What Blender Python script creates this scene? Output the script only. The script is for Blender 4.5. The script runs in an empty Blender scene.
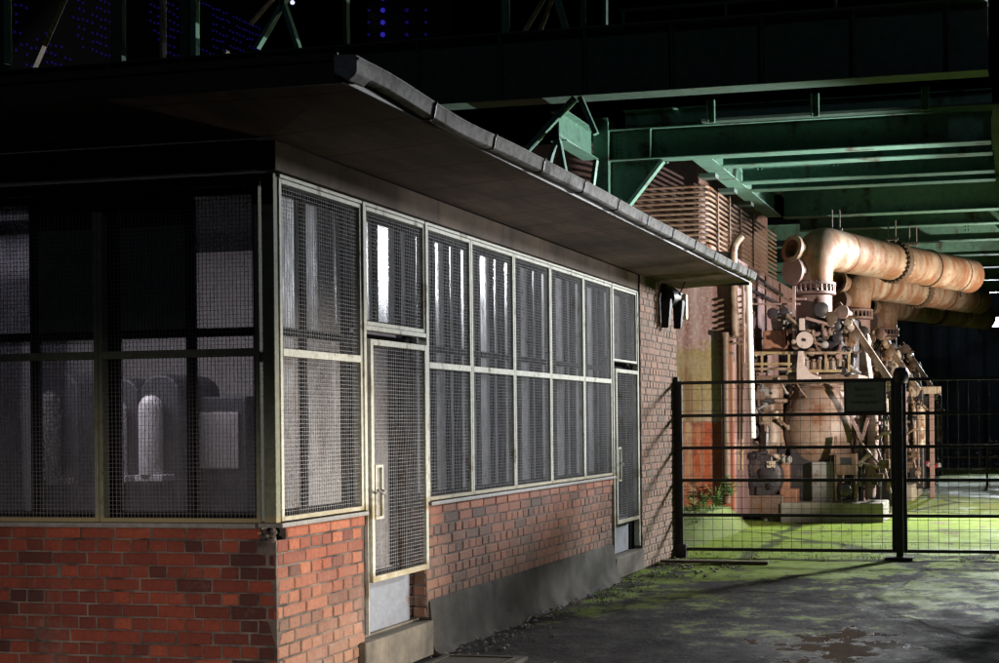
import bpy, bmesh, math, random
from mathutils import Vector, Matrix, noise
random.seed(7)
C = bpy.context.scene
COL = C.collection
R = math.radians

# ------------------------------------------------------------------ camera model (level lens, rise and shift like a view camera)
EYE = 1.75
FPX, CX, CY = 1250.0, 778.0, 420.5
YAW, RHO = R(11.1), R(0.6)
FW = Vector((-math.sin(YAW), math.cos(YAW), 0))
RT = Vector((math.cos(YAW), math.sin(YAW), 0))
UP = Vector((0, 0, 1))
R2 = RT*math.cos(RHO) - UP*math.sin(RHO)
U2 = UP*math.cos(RHO) + RT*math.sin(RHO)
EYEV = Vector((0, 0, EYE))
def at(u, v, Y):
    """point of the vertical plane y = Y that the photograph shows at pixel (u, v)"""
    d = FW + R2*((u-CX)/FPX) - U2*((v-CY)/FPX)
    return EYEV + d*(Y/d.y)

cam = bpy.data.objects.new('camera', bpy.data.cameras.new('camera'))
COL.objects.link(cam)
cam.matrix_world = Matrix(((R2.x, U2.x, -FW.x, 0), (R2.y, U2.y, -FW.y, 0), (R2.z, U2.z, -FW.z, EYE), (0, 0, 0, 1)))
cd = cam.data
cd.sensor_width = 36; cd.sensor_fit = 'HORIZONTAL'
cd.lens = FPX/999*36
cd.shift_x = (499.5-CX)/999; cd.shift_y = (CY-331.5)/999
cd.clip_start = 0.1; cd.clip_end = 600
C.camera = cam

# ------------------------------------------------------------------ mesh collector
class MB:
    def __init__(s): s.v = []; s.f = []; s.t = []; s.sm = []
    def face(s, idx, t=0.5, sm=False): s.f.append(idx); s.t.append(t); s.sm.append(sm)
    def hexa(s, p, t=0.5):            # 8 points: 0-3 bottom ring, 4-7 top ring
        b = len(s.v); s.v += [tuple(q) for q in p]
        for q in ((3,2,1,0),(4,5,6,7),(0,1,5,4),(1,2,6,5),(2,3,7,6),(3,0,4,7)): s.face([b+i for i in q], t)
    def box(s, a, c, t=0.5):
        x0,x1 = sorted((a[0],c[0])); y0,y1 = sorted((a[1],c[1])); z0,z1 = sorted((a[2],c[2]))
        s.hexa([(x0,y0,z0),(x1,y0,z0),(x1,y1,z0),(x0,y1,z0),(x0,y0,z1),(x1,y0,z1),(x1,y1,z1),(x0,y1,z1)], t)
    def bar(s, p, q, w, h, up=(0,0,1), t=0.5):   # rectangular bar from p to q
        p = Vector(p); q = Vector(q); d = (q-p).normalized(); u = Vector(up)
        if abs(d.dot(u)) > .97: u = Vector((0,1,0))
        a = d.cross(u).normalized()*(w/2); b = a.cross(d).normalized()*(h/2)
        s.hexa([p-a-b, p+a-b, q+a-b, q-a-b, p-a+b, p+a+b, q+a+b, q-a+b], t)
    def ring(s, c, a, b, n, ph=0): 
        i = len(s.v)
        for k in range(n):
            w = 2*math.pi*k/n+ph; s.v.append(tuple(c + a*math.cos(w) + b*math.sin(w)))
        return i
    def tube(s, pts, r, n=12, cap=True, t=0.5):
        pts = [Vector(p) for p in pts]; m = len(pts)
        rr = r if isinstance(r, (list, tuple)) else [r]*m
        d0 = (pts[1]-pts[0]).normalized(); u = Vector((0,0,1)) if abs(d0.z) < .9 else Vector((0,1,0))
        a = d0.cross(u).normalized(); rings = []
        for i, p in enumerate(pts):
            d = ((pts[min(i+1,m-1)]-p).normalized() + (p-pts[max(i-1,0)]).normalized()).normalized()
            a = (a - d*a.dot(d)).normalized(); b = d.cross(a)
            rings.append(s.ring(p, a*rr[i], b*rr[i], n))
        for i in range(m-1):
            for k in range(n):
                k2 = (k+1) % n
                s.face([rings[i]+k, rings[i]+k2, rings[i+1]+k2, rings[i+1]+k], t, n > 6)
        if cap:
            s.face([rings[0]+k for k in range(n)][::-1], t); s.face([rings[-1]+k for k in range(n)], t)
    def cyl(s, p, q, r, n=16, t=0.5): s.tube([p, q], r, n, True, t)
    def lathe(s, c, axis, prof, n=24, t=0.5):    # prof: (distance along axis, radius)
        c = Vector(c); d = Vector(axis).normalized(); u = Vector((0,0,1)) if abs(d.z) < .9 else Vector((1,0,0))
        a = d.cross(u).normalized(); b = d.cross(a)
        rg = [s.ring(c + d*h, a*max(r,1e-4), b*max(r,1e-4), n) for h, r in prof]
        for i in range(len(rg)-1):
            sharp = abs(prof[i][0]-prof[i+1][0]) < 1e-6
            for k in range(n):
                k2 = (k+1) % n; s.face([rg[i]+k, rg[i+1]+k, rg[i+1]+k2, rg[i]+k2], t, not sharp)
        s.face([rg[0]+k for k in range(n)], t); s.face([rg[-1]+k for k in range(n)][::-1], t)
    def prism(s, poly, off, t=0.5):              # polygon of 3-D points swept by a vector
        off = Vector(off); n = len(poly); b = len(s.v)
        s.v += [tuple(Vector(p)) for p in poly] + [tuple(Vector(p)+off) for p in poly]
        s.face([b+i for i in range(n)][::-1], t); s.face([b+n+i for i in range(n)], t)
        for i in range(n):
            j = (i+1) % n; s.face([b+i, b+j, b+n+j, b+n+i], t)
    def build(s, name, mat, parent=None, bevel=0.0, fix=True, world=True):
        me = bpy.data.meshes.new(name); me.from_pydata(s.v, [], s.f)
        at_ = me.attributes.new('tone', 'FLOAT', 'FACE'); at_.data.foreach_set('value', s.t)
        me.polygons.foreach_set('use_smooth', s.sm)
        if fix:
            bm = bmesh.new(); bm.from_mesh(me); bmesh.ops.recalc_face_normals(bm, faces=bm.faces); bm.to_mesh(me); bm.free()
        if any(s.sm): me.set_sharp_from_angle(angle=R(38))
        me.materials.append(mat)
        o = bpy.data.objects.new(name, me); COL.objects.link(o)
        if parent:
            o.parent = parent
            if world: 
                # mesh data is written in world space: shift it into the parent's space
                chain = Vector((0,0,0)); q = parent
                while q: chain += q.location; q = q.parent
                me.transform(Matrix.Translation(-chain))
        if bevel:
            m = o.modifiers.new('edge', 'BEVEL'); m.width = bevel; m.segments = 2; m.limit_method = 'ANGLE'; m.angle_limit = R(40)
        return o

def tag(o, label=None, cat=None, group=None, kind=None):
    if label: o['label'] = label
    if cat: o['category'] = cat
    if group: o['group'] = group
    if kind: o['kind'] = kind
    return o
def thing(name, label, cat, loc, group=None):
    o = bpy.data.objects.new(name, None); COL.objects.link(o); o.location = loc; o.empty_display_size = .2
    return tag(o, label, cat, group)
def copy_tree(o, parent=None):
    c = o.copy(); COL.objects.link(c)
    if parent: c.parent = parent; c.matrix_parent_inverse = o.matrix_parent_inverse.copy()
    for ch in list(o.children): copy_tree(ch, c)
    return c

# ------------------------------------------------------------------ materials
class N:
    def __init__(s, name):
        s.m = bpy.data.materials.new(name); s.m.use_nodes = True; s.t = s.m.node_tree; s.b = s.t.nodes['Principled BSDF']
        s.out = s.t.nodes['Material Output']
    def n(s, typ, **kw):
        x = s.t.nodes.new(typ)
        for k, v in kw.items():
            if k in x.inputs.keys(): x.inputs[k].default_value = v
            else: setattr(x, k, v)
        return x
    def l(s, a, b): s.t.links.new(a, b)
    def co(s):
        if not hasattr(s, '_co'): s._co = s.n('ShaderNodeTexCoord').outputs['Object']
        return s._co
    def geo(s):
        if not hasattr(s, '_g'): s._g = s.n('ShaderNodeNewGeometry').outputs['Position']
        return s._g
    def noise(s, scale, detail=6, rough=.6, stretch=None, dist=0.0, pos=False):
        x = s.n('ShaderNodeTexNoise'); x.inputs['Scale'].default_value = scale; x.inputs['Detail'].default_value = detail
        x.inputs['Roughness'].default_value = rough; x.inputs['Distortion'].default_value = dist
        src = s.geo() if pos else s.co()
        if stretch:
            mp = s.n('ShaderNodeMapping'); mp.inputs['Scale'].default_value = stretch; s.l(src, mp.inputs[0]); s.l(mp.outputs[0], x.inputs['Vector'])
        else: s.l(src, x.inputs['Vector'])
        return x.outputs['Fac']
    def ramp(s, fac, stops, interp='LINEAR'):
        r = s.n('ShaderNodeValToRGB'); e = r.color_ramp.elements; r.color_ramp.interpolation = interp
        while len(e) < len(stops): e.new(.5)
        for x, (p, c) in zip(e, stops):
            x.position = p; x.color = (c, c, c, 1) if isinstance(c, (int, float)) else (*c, 1)
        s.l(fac, r.inputs[0]); return r.outputs[0]
    def mix(s, f, a, b, mode='MIX'):
        x = s.n('ShaderNodeMix'); x.data_type = 'RGBA'; x.blend_type = mode
        for sock, val in ((x.inputs[0], f), (x.inputs[6], a), (x.inputs[7], b)):
            if hasattr(val, 'is_linked'): s.l(val, sock)
            elif isinstance(val, (int, float)): sock.default_value = val
            else: sock.default_value = (*val, 1)
        return x.outputs[2]
    def math(s, op, a, b=0.0, clamp=False):
        x = s.n('ShaderNodeMath'); x.operation = op; x.use_clamp = clamp
        for sock, val in ((x.inputs[0], a), (x.inputs[1], b)):
            if hasattr(val, 'is_linked'): s.l(val, sock)
            else: sock.default_value = val
        return x.outputs[0]
    def sep(s):
        x = s.n('ShaderNodeSeparateXYZ'); s.l(s.geo(), x.inputs[0]); return x.outputs
    def tone(s):
        a = s.n('ShaderNodeAttribute'); a.attribute_name = 'tone'; return a.outputs['Fac']
    def band(s, v, lo, hi, soft):            # 1 between lo and hi
        a = s.n('ShaderNodeMapRange', interpolation_type='SMOOTHSTEP'); a.inputs[1].default_value = lo-soft; a.inputs[2].default_value = lo+soft; s.l(v, a.inputs[0])
        b = s.n('ShaderNodeMapRange', interpolation_type='SMOOTHSTEP'); b.inputs[1].default_value = hi-soft; b.inputs[2].default_value = hi+soft; s.l(v, b.inputs[0])
        return s.math('MULTIPLY', a.outputs[0], s.math('SUBTRACT', 1.0, b.outputs[0]))
    def bump(s, h, strength=.3, dist=.01):
        b = s.n('ShaderNodeBump'); b.inputs['Strength'].default_value = strength; b.inputs['Distance'].default_value = dist
        s.l(h, b.inputs['Height']); s.l(b.outputs[0], s.b.inputs['Normal'])
    def fin(s, col, rough=.7, metal=0.0, spec=None):
        for sock, val in ((s.b.inputs['Base Color'], col), (s.b.inputs['Roughness'], rough), (s.b.inputs['Metallic'], metal)):
            if hasattr(val, 'is_linked'): s.l(val, sock)
            elif isinstance(val, (int, float)): sock.default_value = val
            else: sock.default_value = (*val, 1)
        if spec is not None:
            if hasattr(spec, 'is_linked'): s.l(spec, s.b.inputs['Specular IOR Level'])
            else: s.b.inputs['Specular IOR Level'].default_value = spec
        return s.m

def worn(name, base, rust=(.09,.035,.015), amt=.45, rough=.55, scale=5.0, var=.35, bump=.25, drips=True, metal=0.0):
    """painted or bare metal with rust blooms, run-down streaks and grime"""
    k = N(name)
    a = k.noise(scale, 8, .65); b = k.noise(scale*4.5, 5, .7)
    st = k.noise(scale*2.2, 5, .6, (1, 1, .08)) if drips else k.noise(scale*2, 5, .6)
    m = k.math('ADD', k.math('MULTIPLY', a, .55), k.math('ADD', k.math('MULTIPLY', st, .3), k.math('MULTIPLY', b, .15)))
    dark = tuple(c*(1-var) for c in base); lite = tuple(min(.9, c*(1+var*.6)) for c in base)
    c0 = k.mix(k.ramp(b, [(.3, 0.), (.7, 1.)]), dark, lite)
    e = 1-amt
    msk = k.ramp(m, [(min(.94, .30+.42*e), 0.), (min(.99, .38+.42*e), 1.)])
    c1 = k.mix(msk, c0, k.mix(b, tuple(x*.5 for x in rust), tuple(x*1.7 for x in rust)))
    k.bump(k.math('ADD', b, k.math('MULTIPLY', msk, .6)), bump, .006)
    return k.fin(c1, k.mix(msk, (rough,)*3, (.85,)*3), metal)

M = {}
# bricks: tone attribute picks the burnt colour of each brick
def brick_mat(name, dust, pale=0.0, red=0.0):
    k = N(name); t = k.tone(); n1 = k.noise(28, 6, .7); n2 = k.noise(3.2, 6, .65); n3 = k.noise(110, 3, .6)
    c = k.ramp(t, [(0., (.045,.022,.022)), (.16, (.085,.032,.026)), (.34, (.17,.05,.034)), (.62, (.26,.075,.04)), (.85, (.36,.105,.05)), (1., (.44,.15,.075))])
    c = k.mix(k.ramp(n1, [(.35, 0.), (.75, .55)]), c, (.09,.035,.03))
    c = k.mix(k.ramp(n3, [(.62, 0.), (.8, .35)]), c, (.5,.3,.22))
    z = k.sep()[2]
    zz = k.math('ADD', z, k.math('MULTIPLY', k.math('SUBTRACT', n2, .5), 1.1))
    d = k.n('ShaderNodeMapRange'); d.inputs[1].default_value = dust[0]; d.inputs[2].default_value = dust[1]; d.inputs[3].default_value = dust[2]; d.inputs[4].default_value = 0.
    k.l(zz, d.inputs[0])
    c = k.mix(k.math('MULTIPLY', d.outputs[0], k.ramp(n1, [(.2, 1.), (.8, .55)])), c, (.27,.20,.14))
    soot = k.noise(1.6, 5, .6, (1, 1, .7))
    c = k.mix(k.ramp(soot, [(.52, 0.), (.72, dust[3])]), c, (.035,.028,.026))
    ef = k.noise(1.7, 7, .7); c = k.mix(k.ramp(k.math('ADD', k.math('MULTIPLY', ef, .7), k.math('MULTIPLY', n1, .3)), [(.54, 0.), (.68, .38)]), c, (.40,.33,.28)); c = k.mix(k.ramp(n3, [(.30, .6), (.42, 0.)]), c, (.03,.018,.016))
    if pale: c = k.mix(k.ramp(n2, [(.2, pale*.7), (.7, pale*1.2)]), c, (.44,.34,.25))
    if red: c = k.mix(red, c, (.80,.47,.44), 'MULTIPLY')
    k.bump(k.math('ADD', n1, k.math('MULTIPLY', n3, .4)), 1., .009)
    return k.fin(c, .85)
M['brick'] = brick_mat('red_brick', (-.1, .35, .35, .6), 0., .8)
M['brick_sunny'] = brick_mat('dusty_salmon_brick', (.15, 1.0, .72, .15), .0)  # salmon bricks with pale dust, for the corner panel
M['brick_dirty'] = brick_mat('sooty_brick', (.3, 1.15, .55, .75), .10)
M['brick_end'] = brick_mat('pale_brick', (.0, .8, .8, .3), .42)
def mk_mortar():
    k = N('mortar'); n = k.noise(40, 6, .7); g = k.noise(4, 5, .6)
    k.bump(n, .6, .006); return k.fin(k.mix(k.ramp(g, [(.35, 0.), (.65, 1.)]), (.03,.026,.023), (.19,.155,.13)), .95)
M['mortar'] = mk_mortar()
def mk_conc(name, a, b, scale=3.):
    k = N(name); n = k.noise(scale, 8, .65); f = k.noise(60, 5, .7); s_ = k.noise(5, 5, .6, (1, 1, .15))
    c = k.mix(k.ramp(n, [(.3, 0.), (.7, 1.)]), a, b); c = k.mix(k.ramp(s_, [(.5, 0.), (.75, .55)]), c, tuple(x*.35 for x in a))
    c = k.mix(k.ramp(f, [(.55, 0.), (.75, .3)]), c, tuple(x*.4 for x in a))
    k.bump(k.math('ADD', n, k.math('MULTIPLY', f, .5)), .5, .01); return k.fin(c, .9)
M['concrete'] = mk_conc('concrete', (.16,.145,.12), (.33,.30,.25))
M['step'] = mk_conc('worn_step', (.08,.07,.056), (.21,.185,.145), 4.)
M['plinth'] = mk_conc('dirty_render', (.022,.02,.017), (.10,.09,.07), 2.6)
M['frieze'] = mk_conc('frieze_render', (.08,.06,.048), (.19,.145,.11), 2.)
def mk_soffit():
    k = N('soffit_boards'); n = k.noise(2.2, 6, .6, (3, .5, 1)); f = k.noise(30, 5, .65, (4, .4, 1))
    sx = k.sep()[1]
    w = k.math('FRACT', k.math('MULTIPLY', sx, 1/0.62))
    gap = k.ramp(w, [(0., 1.), (.012, 1.), (.02, 0.), (1., 0.)])
    c = k.mix(k.ramp(n, [(.3, 0.), (.7, 1.)]), (.06,.04,.033), (.21,.14,.105)); c = k.mix(k.ramp(k.noise(.9, 6, .65), [(.42, 0.), (.62, .85)]), c, (.055,.04,.034)); c = k.mix(k.ramp(f, [(.4, 0.), (.75, .7)]), c, (.08,.055,.045))
    c = k.mix(gap, c, (.02,.015,.012)); k.bump(k.math('SUBTRACT', n, gap), .4, .01); return k.fin(c, .85)
M['soffit'] = mk_soffit()
M['fascia'] = worn('fascia_metal', (.05,.046,.045), (.05,.03,.022), .4, .6, 2.5)
M['gutter'] = worn('zinc_gutter', (.34,.335,.33), (.06,.05,.045), .47, .85, 3.0, .5, .3); M['gutter'].node_tree.nodes['Principled BSDF'].inputs['Specular IOR Level'].default_value = .15
M['roofing'] = worn('roofing_felt', (.05,.05,.05), (.03,.028,.025), .4, .9, 2)
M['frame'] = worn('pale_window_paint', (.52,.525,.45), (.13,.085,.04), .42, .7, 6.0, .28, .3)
M['frame_dim'] = worn('green_window_paint', (.17,.18,.125), (.08,.055,.025), .40, .75, 6.0, .3, .3)  # same window paint, darkened in colour for the shaded front wall
def foot_stain(mat):
    k = N.__new__(N); k.m = mat; k.t = mat.node_tree; k.b = k.t.nodes['Principled BSDF']; src = k.b.inputs['Base Color'].links[0].from_socket
    z = k.sep()[2]; n = k.noise(9, 6, .7)
    zz = k.math('ADD', z, k.math('MULTIPLY', k.math('SUBTRACT', n, .5), .10))
    f = k.math('MAXIMUM', k.band(zz, 1.10, 1.20, .02), k.band(zz, .55, .72, .02))
    k.l(k.mix(k.math('MULTIPLY', f, k.ramp(n, [(.3, .35), (.6, .9)])), src, (.26,.205,.10)), k.b.inputs['Base Color'])
foot_stain(M['frame']); foot_stain(M['frame_dim'])
M['casement'] = worn('dark_casement', (.012,.012,.014), (.02,.012,.01), .3, .9, 8); M['casement'].node_tree.nodes['Principled BSDF'].inputs['Specular IOR Level'].default_value = .08
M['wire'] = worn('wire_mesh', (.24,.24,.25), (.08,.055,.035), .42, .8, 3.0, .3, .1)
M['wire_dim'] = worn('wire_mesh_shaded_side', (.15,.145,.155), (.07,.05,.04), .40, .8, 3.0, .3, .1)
M['doorpanel'] = worn('grey_blue_panel', (.20,.22,.26), (.11,.055,.025), .43, .6, 4.0, .22, .25)
M['sill'] = worn('sill_zinc', (.22,.21,.20), (.07,.05,.04), .35, .55, 5)
M['board'] = worn('dark_board', (.11,.12,.10), (.03,.025,.02), .3, .8, 3)
def mk_glass(name, dirt, tr, back=.25):
    k = N(name); n = k.noise(2.3, 7, .7, (1, 1, .45)); f = k.noise(26, 5, .7)
    tb = k.n('ShaderNodeBsdfTransparent'); tb.inputs[0].default_value = (tr, tr, tr, 1)
    gl = k.n('ShaderNodeBsdfGlossy'); gl.inputs['Roughness'].default_value = .13; gl.inputs[0].default_value = (.45,.46,.48,1)
    rr = k.ramp(n, [(.3, .07), (.7, .22)]); k.l(rr, gl.inputs['Roughness'])
    bp = k.n('ShaderNodeBump'); bp.inputs['Strength'].default_value = .22; bp.inputs['Distance'].default_value = .012
    k.l(k.noise(5, 3, .5, (1, 1, .35)), bp.inputs['Height']); k.l(bp.outputs[0], gl.inputs['Normal'])
    df = k.n('ShaderNodeBsdfDiffuse'); df.inputs[0].default_value = (.52,.52,.55,1)
    tl = k.n('ShaderNodeBsdfTranslucent'); tl.inputs[0].default_value = (.34,.33,.36,1); ad = k.n('ShaderNodeMixShader'); ad.inputs[0].default_value = back; k.l(df.outputs[0], ad.inputs[1]); k.l(tl.outputs[0], ad.inputs[2])
    fr = k.n('ShaderNodeFresnel'); fr.inputs[0].default_value = 1.5
    m1 = k.n('ShaderNodeMixShader'); k.l(k.ramp(k.math('ADD', k.math('MULTIPLY', n, .6), k.math('MULTIPLY', f, .4)), [(.35, dirt*.35), (.72, dirt*1.5)]), m1.inputs[0]); k.l(tb.outputs[0], m1.inputs[1]); k.l(ad.outputs[0], m1.inputs[2])
    m2 = k.n('ShaderNodeMixShader'); k.l(k.math('ADD', k.math('MULTIPLY', fr.outputs[0], .9), .03, True), m2.inputs[0]); k.l(m1.outputs[0], m2.inputs[1]); k.l(gl.outputs[0], m2.inputs[2])
    k.l(m2.outputs[0], k.out.inputs[0]); return k.m
M['glass'] = mk_glass('dusty_glass', .72, .7, .2); M['glass_door'] = mk_glass('dusty_door_glass', .95, .6, .3)  # extra dust on the door pane stands in for a reflected glow
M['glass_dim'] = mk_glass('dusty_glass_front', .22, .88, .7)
M['black_iron'] = worn('black_gate_paint', (.012,.012,.013), (.03,.015,.008), .26, .5, 5, .3, .2)
M['mint'] = worn('mint_bridge_paint', (.09,.20,.155), (.04,.027,.018), .45, .6, 2.2, .3, .25)
M['mint_dark'] = worn('dark_bridge_paint', (.045,.08,.065), (.03,.018,.012), .35, .6, 2.0, .3, .2)  # bridge paint darkened in colour for steel that stands in shade
M['rust_pipe'] = None
def mk_pipe():
    k = N('weathered_buff_pipe'); a = k.noise(1.5, 8, .62, (1.6, 1.6, 1.)); b = k.noise(9, 6, .7); d = k.noise(3.2, 6, .6, (1, 1, .25)); 
    c = k.mix(k.ramp(a, [(.34, 0.), (.66, 1.)]), (.21,.135,.09), (.47,.37,.28))
    c = k.mix(k.ramp(d, [(.43, 0.), (.58, .9)]), c, (.24,.10,.045))
    c = k.mix(k.ramp(b, [(.54, 0.), (.70, .75)]), c, (.10,.045,.022)); nz = k.n('ShaderNodeNewGeometry'); sn = k.n('ShaderNodeSeparateXYZ'); k.l(nz.outputs['Normal'], sn.inputs[0]); c = k.mix(k.math('MULTIPLY', k.ramp(sn.outputs[2], [(.35, 0.), (.95, .8)]), k.ramp(d, [(.3, 1.), (.65, .4)])), c, (.06,.05,.045))
    c = k.mix(k.ramp(a, [(.68, 0.), (.82, .6)]), c, (.30,.32,.27))
    k.bump(b, .3, .01); return k.fin(c, k.ramp(b, [(.3, .42), (.7, .75)]), 0.)
M['pipe'] = mk_pipe()
M['mauve'] = worn('mauve_primer', (.24,.155,.14), (.16,.07,.035), .42, .6, 3.2, .25, .3)
M['buff'] = worn('buff_machine_paint', (.24,.17,.125), (.08,.038,.02), .58, .5, 3.0, .3, .3)
M['brown'] = worn('brown_cast_iron', (.13,.085,.06), (.10,.045,.02), .5, .55, 4.0, .4, .35)
M['vessel'] = worn('brown_vessel_paint', (.24,.165,.125), (.12,.05,.025), .48, .5, 1.8, .35, .25)
M['cream'] = worn('cream_machine_paint', (.40,.33,.26), (.13,.06,.03), .54, .45, 4.0, .2, .25)
M['dark'] = worn('oily_iron', (.028,.024,.028), (.06,.03,.02), .42, .4, 5, .5, .3)
M['ochre'] = worn('yellow_rail_paint', (.27,.20,.10), (.10,.05,.025), .52, .55, 5, .25, .25)
M['orange'] = worn('red_oxide_box', (.24,.11,.065), (.10,.045,.025), .48, .6, 4, .35, .3)
M['grey'] = worn('grey_machine_paint', (.21,.20,.195), (.10,.05,.025), .46, .55, 4, .25, .25)
M['rustbar'] = worn('rusty_coil_pipe', (.19,.125,.085), (.13,.05,.022), .5, .65, 4, .4, .35)
M['white'] = worn('white_pipe_paint', (.74,.73,.68), (.25,.14,.06), .30, .45, 4, .15, .2)
M['disc'] = worn('pale_mauve_disc', (.40,.32,.30), (.18,.10,.06), .38, .5, 4, .15, .15)
def mk_tank():
    k = N('stained_tank_steel'); z = k.sep()[2]; n = k.noise(1.3, 8, .62); st = k.noise(3.4, 7, .65, (1, 1, .11)); f = k.noise(17, 6, .72); w = k.noise(2.4, 6, .6)
    up = k.mix(k.ramp(st, [(.36, 0.), (.6, 1.)]), (.46,.36,.34), (.22,.10,.085)); up = k.mix(k.ramp(f, [(.5, 0.), (.66, .6)]), up, (.58,.52,.5))
    up = k.mix(k.ramp(st, [(.60, 0.), (.70, .9)]), up, (.30,.09,.03))
    oc = k.mix(k.ramp(f, [(.35, 0.), (.7, 1.)]), (.23,.17,.075), (.38,.31,.16)); oc = k.mix(k.ramp(st, [(.48, 0.), (.64, .8)]), oc, (.17,.085,.045)); oc = k.mix(k.ramp(n, [(.5, 0.), (.66, .7)]), oc, (.36,.29,.22))
    rd = k.mix(k.ramp(f, [(.35, 0.), (.7, 1.)]), (.24,.045,.018), (.40,.10,.035)); rd = k.mix(k.ramp(st, [(.50, 0.), (.64, .85)]), rd, (.40,.30,.18)); rd = k.mix(k.ramp(w, [(.5, 0.), (.62, .7)]), rd, (.15,.03,.02))
    zz = k.math('ADD', z, k.math('ADD', k.math('MULTIPLY', k.math('SUBTRACT', w, .5), .9), k.math('MULTIPLY', k.math('SUBTRACT', f, .5), .5)))
    c = k.mix(k.band(zz, 1.72, 3.02, .05), up, oc); c = k.mix(k.band(k.math('ADD', z, k.math('MULTIPLY', k.math('SUBTRACT', f, .5), .16)), -1., 1.74, .03), c, rd)
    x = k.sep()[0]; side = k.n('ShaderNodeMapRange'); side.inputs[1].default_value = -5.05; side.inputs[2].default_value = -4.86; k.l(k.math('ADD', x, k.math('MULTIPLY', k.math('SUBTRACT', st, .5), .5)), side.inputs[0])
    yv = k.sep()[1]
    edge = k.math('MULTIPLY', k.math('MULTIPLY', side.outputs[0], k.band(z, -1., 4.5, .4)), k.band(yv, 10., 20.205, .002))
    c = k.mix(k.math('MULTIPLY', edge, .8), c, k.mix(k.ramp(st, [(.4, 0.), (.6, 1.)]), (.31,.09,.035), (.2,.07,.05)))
    c = k.mix(k.band(yv, 20.21, 60., .002), c, k.mix(k.ramp(st, [(.4, 0.), (.62, 1.)]), (.20,.125,.12), (.09,.04,.035)))  # darker colour on the side face paints in its shade
    k.bump(k.math('ADD', k.math('MULTIPLY', f, .5), st), .35, .012); return k.fin(c, .7)
M['tank'] = mk_tank()
def mk_ground():
    k = N('yard_surface'); x, y, z = k.sep()
    n1 = k.noise(.55, 8, .62, pos=True); n2 = k.noise(2.6, 8, .68, pos=True); n3 = k.noise(19, 6, .7, pos=True); n4 = k.noise(75, 4, .7, pos=True)
    c = k.mix(k.ramp(n2, [(.3, 0.), (.7, 1.)]), (.009,.008,.008), (.038,.034,.032)); c = k.mix(k.ramp(n3, [(.50, 0.), (.72, .65)]), c, (.085,.076,.068))
    c = k.mix(k.ramp(n4, [(.62, 0.), (.75, .6)]), c, (.22,.20,.17))
    # worn pale dirt beyond the gate
    yy = k.math('ADD', y, k.math('MULTIPLY', k.math('SUBTRACT', n1, .5), 7.))
    far = k.n('ShaderNodeMapRange'); far.inputs[1].default_value = 15.5; far.inputs[2].default_value = 21.; k.l(yy, far.inputs[0])
    c = k.mix(k.math('MULTIPLY', far.outputs[0], .9), c, k.mix(k.ramp(n3, [(.35, 0.), (.65, 1.)]), (.15,.12,.075), (.36,.30,.20)))
    ms = k.n('ShaderNodeMapRange'); ms.inputs[1].default_value = 8.5; ms.inputs[2].default_value = 15.6; ms.inputs[3].default_value = -.14; ms.inputs[4].default_value = .17; k.l(yy, ms.inputs[0])
    near = k.math('ADD', k.math('ADD', n2, ms.outputs[0]), k.math('MULTIPLY', k.math('SUBTRACT', n1, .5), .5))
    mask = k.ramp(k.math('ADD', near, k.math('MULTIPLY', k.math('SUBTRACT', n3, .5), .3)), [(.51, 0.), (.62, .92)])
    c = k.mix(mask, c, k.mix(n3, (.085,.15,.008), (.28,.39,.04)))
    # puddle of wet, nearly smooth ground by the crack
    px = k.math('DIVIDE', k.math('SUBTRACT', x, -1.5), .8); py = k.math('DIVIDE', k.math('SUBTRACT', y, 9.75), 1.1)
    r2 = k.math('ADD', k.math('MULTIPLY', px, px), k.math('MULTIPLY', py, py))
    wet = k.ramp(k.math('ADD', k.math('MULTIPLY', r2, .5), k.math('MULTIPLY', k.math('SUBTRACT', n2, .5), 2.4)), [(.10, 1.), (.22, 0.)])
    c = k.mix(k.math('MULTIPLY', wet, .55), c, (.018,.016,.015))
    # cracks
    v = k.n('ShaderNodeTexVoronoi', feature='DISTANCE_TO_EDGE'); v.inputs['Scale'].default_value = .45
    mp = k.n('ShaderNodeMapping'); dn = k.n('ShaderNodeTexNoise'); dn.inputs['Scale'].default_value = 1.4; dn.inputs['Detail'].default_value = 6; k.l(k.geo(), dn.inputs['Vector'])
    mx = k.n('ShaderNodeMix'); mx.data_type = 'VECTOR'; mx.inputs[0].default_value = .35; k.l(k.geo(), mx.inputs[4]); k.l(dn.outputs['Color'], mx.inputs[5]); k.l(mx.outputs[1], v.inputs['Vector'])
    crack = k.ramp(v.outputs['Distance'], [(.0, 1.), (.012, 1.), (.03, 0.)])
    c = k.mix(k.math('MULTIPLY', crack, .75), c, (.012,.01,.009))
    damp = k.ramp(k.math('ADD', k.math('MULTIPLY', n1, .5), k.math('MULTIPLY', n2, .5)), [(.42, .9), (.60, .40)])
    rough = k.mix(wet, damp, k.ramp(n3, [(.35, .05), (.7, .25)]))
    hgt = k.math('SUBTRACT', k.math('ADD', k.math('MULTIPLY', n3, .9), k.math('MULTIPLY', n4, .35)), k.math('MULTIPLY', crack, .8))
    hgt = k.math('MULTIPLY', hgt, k.math('SUBTRACT', 1., k.math('MULTIPLY', wet, .8)))
    k.bump(hgt, 1., .03); return k.fin(c, rough, 0., k.math('ADD', .19, k.math('MULTIPLY', wet, .4)))
M['ground'] = mk_ground()
def mk_moss():
    k = N('moss_turf'); n = k.noise(6, 7, .7); f = k.noise(60, 5, .7)
    c = k.mix(k.ramp(n, [(.35, 0.), (.62, 1.)]), (.10,.08,.045), (.09,.15,.018)); c = k.mix(k.ramp(f, [(.4, 0.), (.7, .7)]), c, (.19,.26,.05)); k.bump(k.math('ADD', n, f), .7, .03); return k.fin(c, .95)
M['moss'] = mk_moss()
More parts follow.
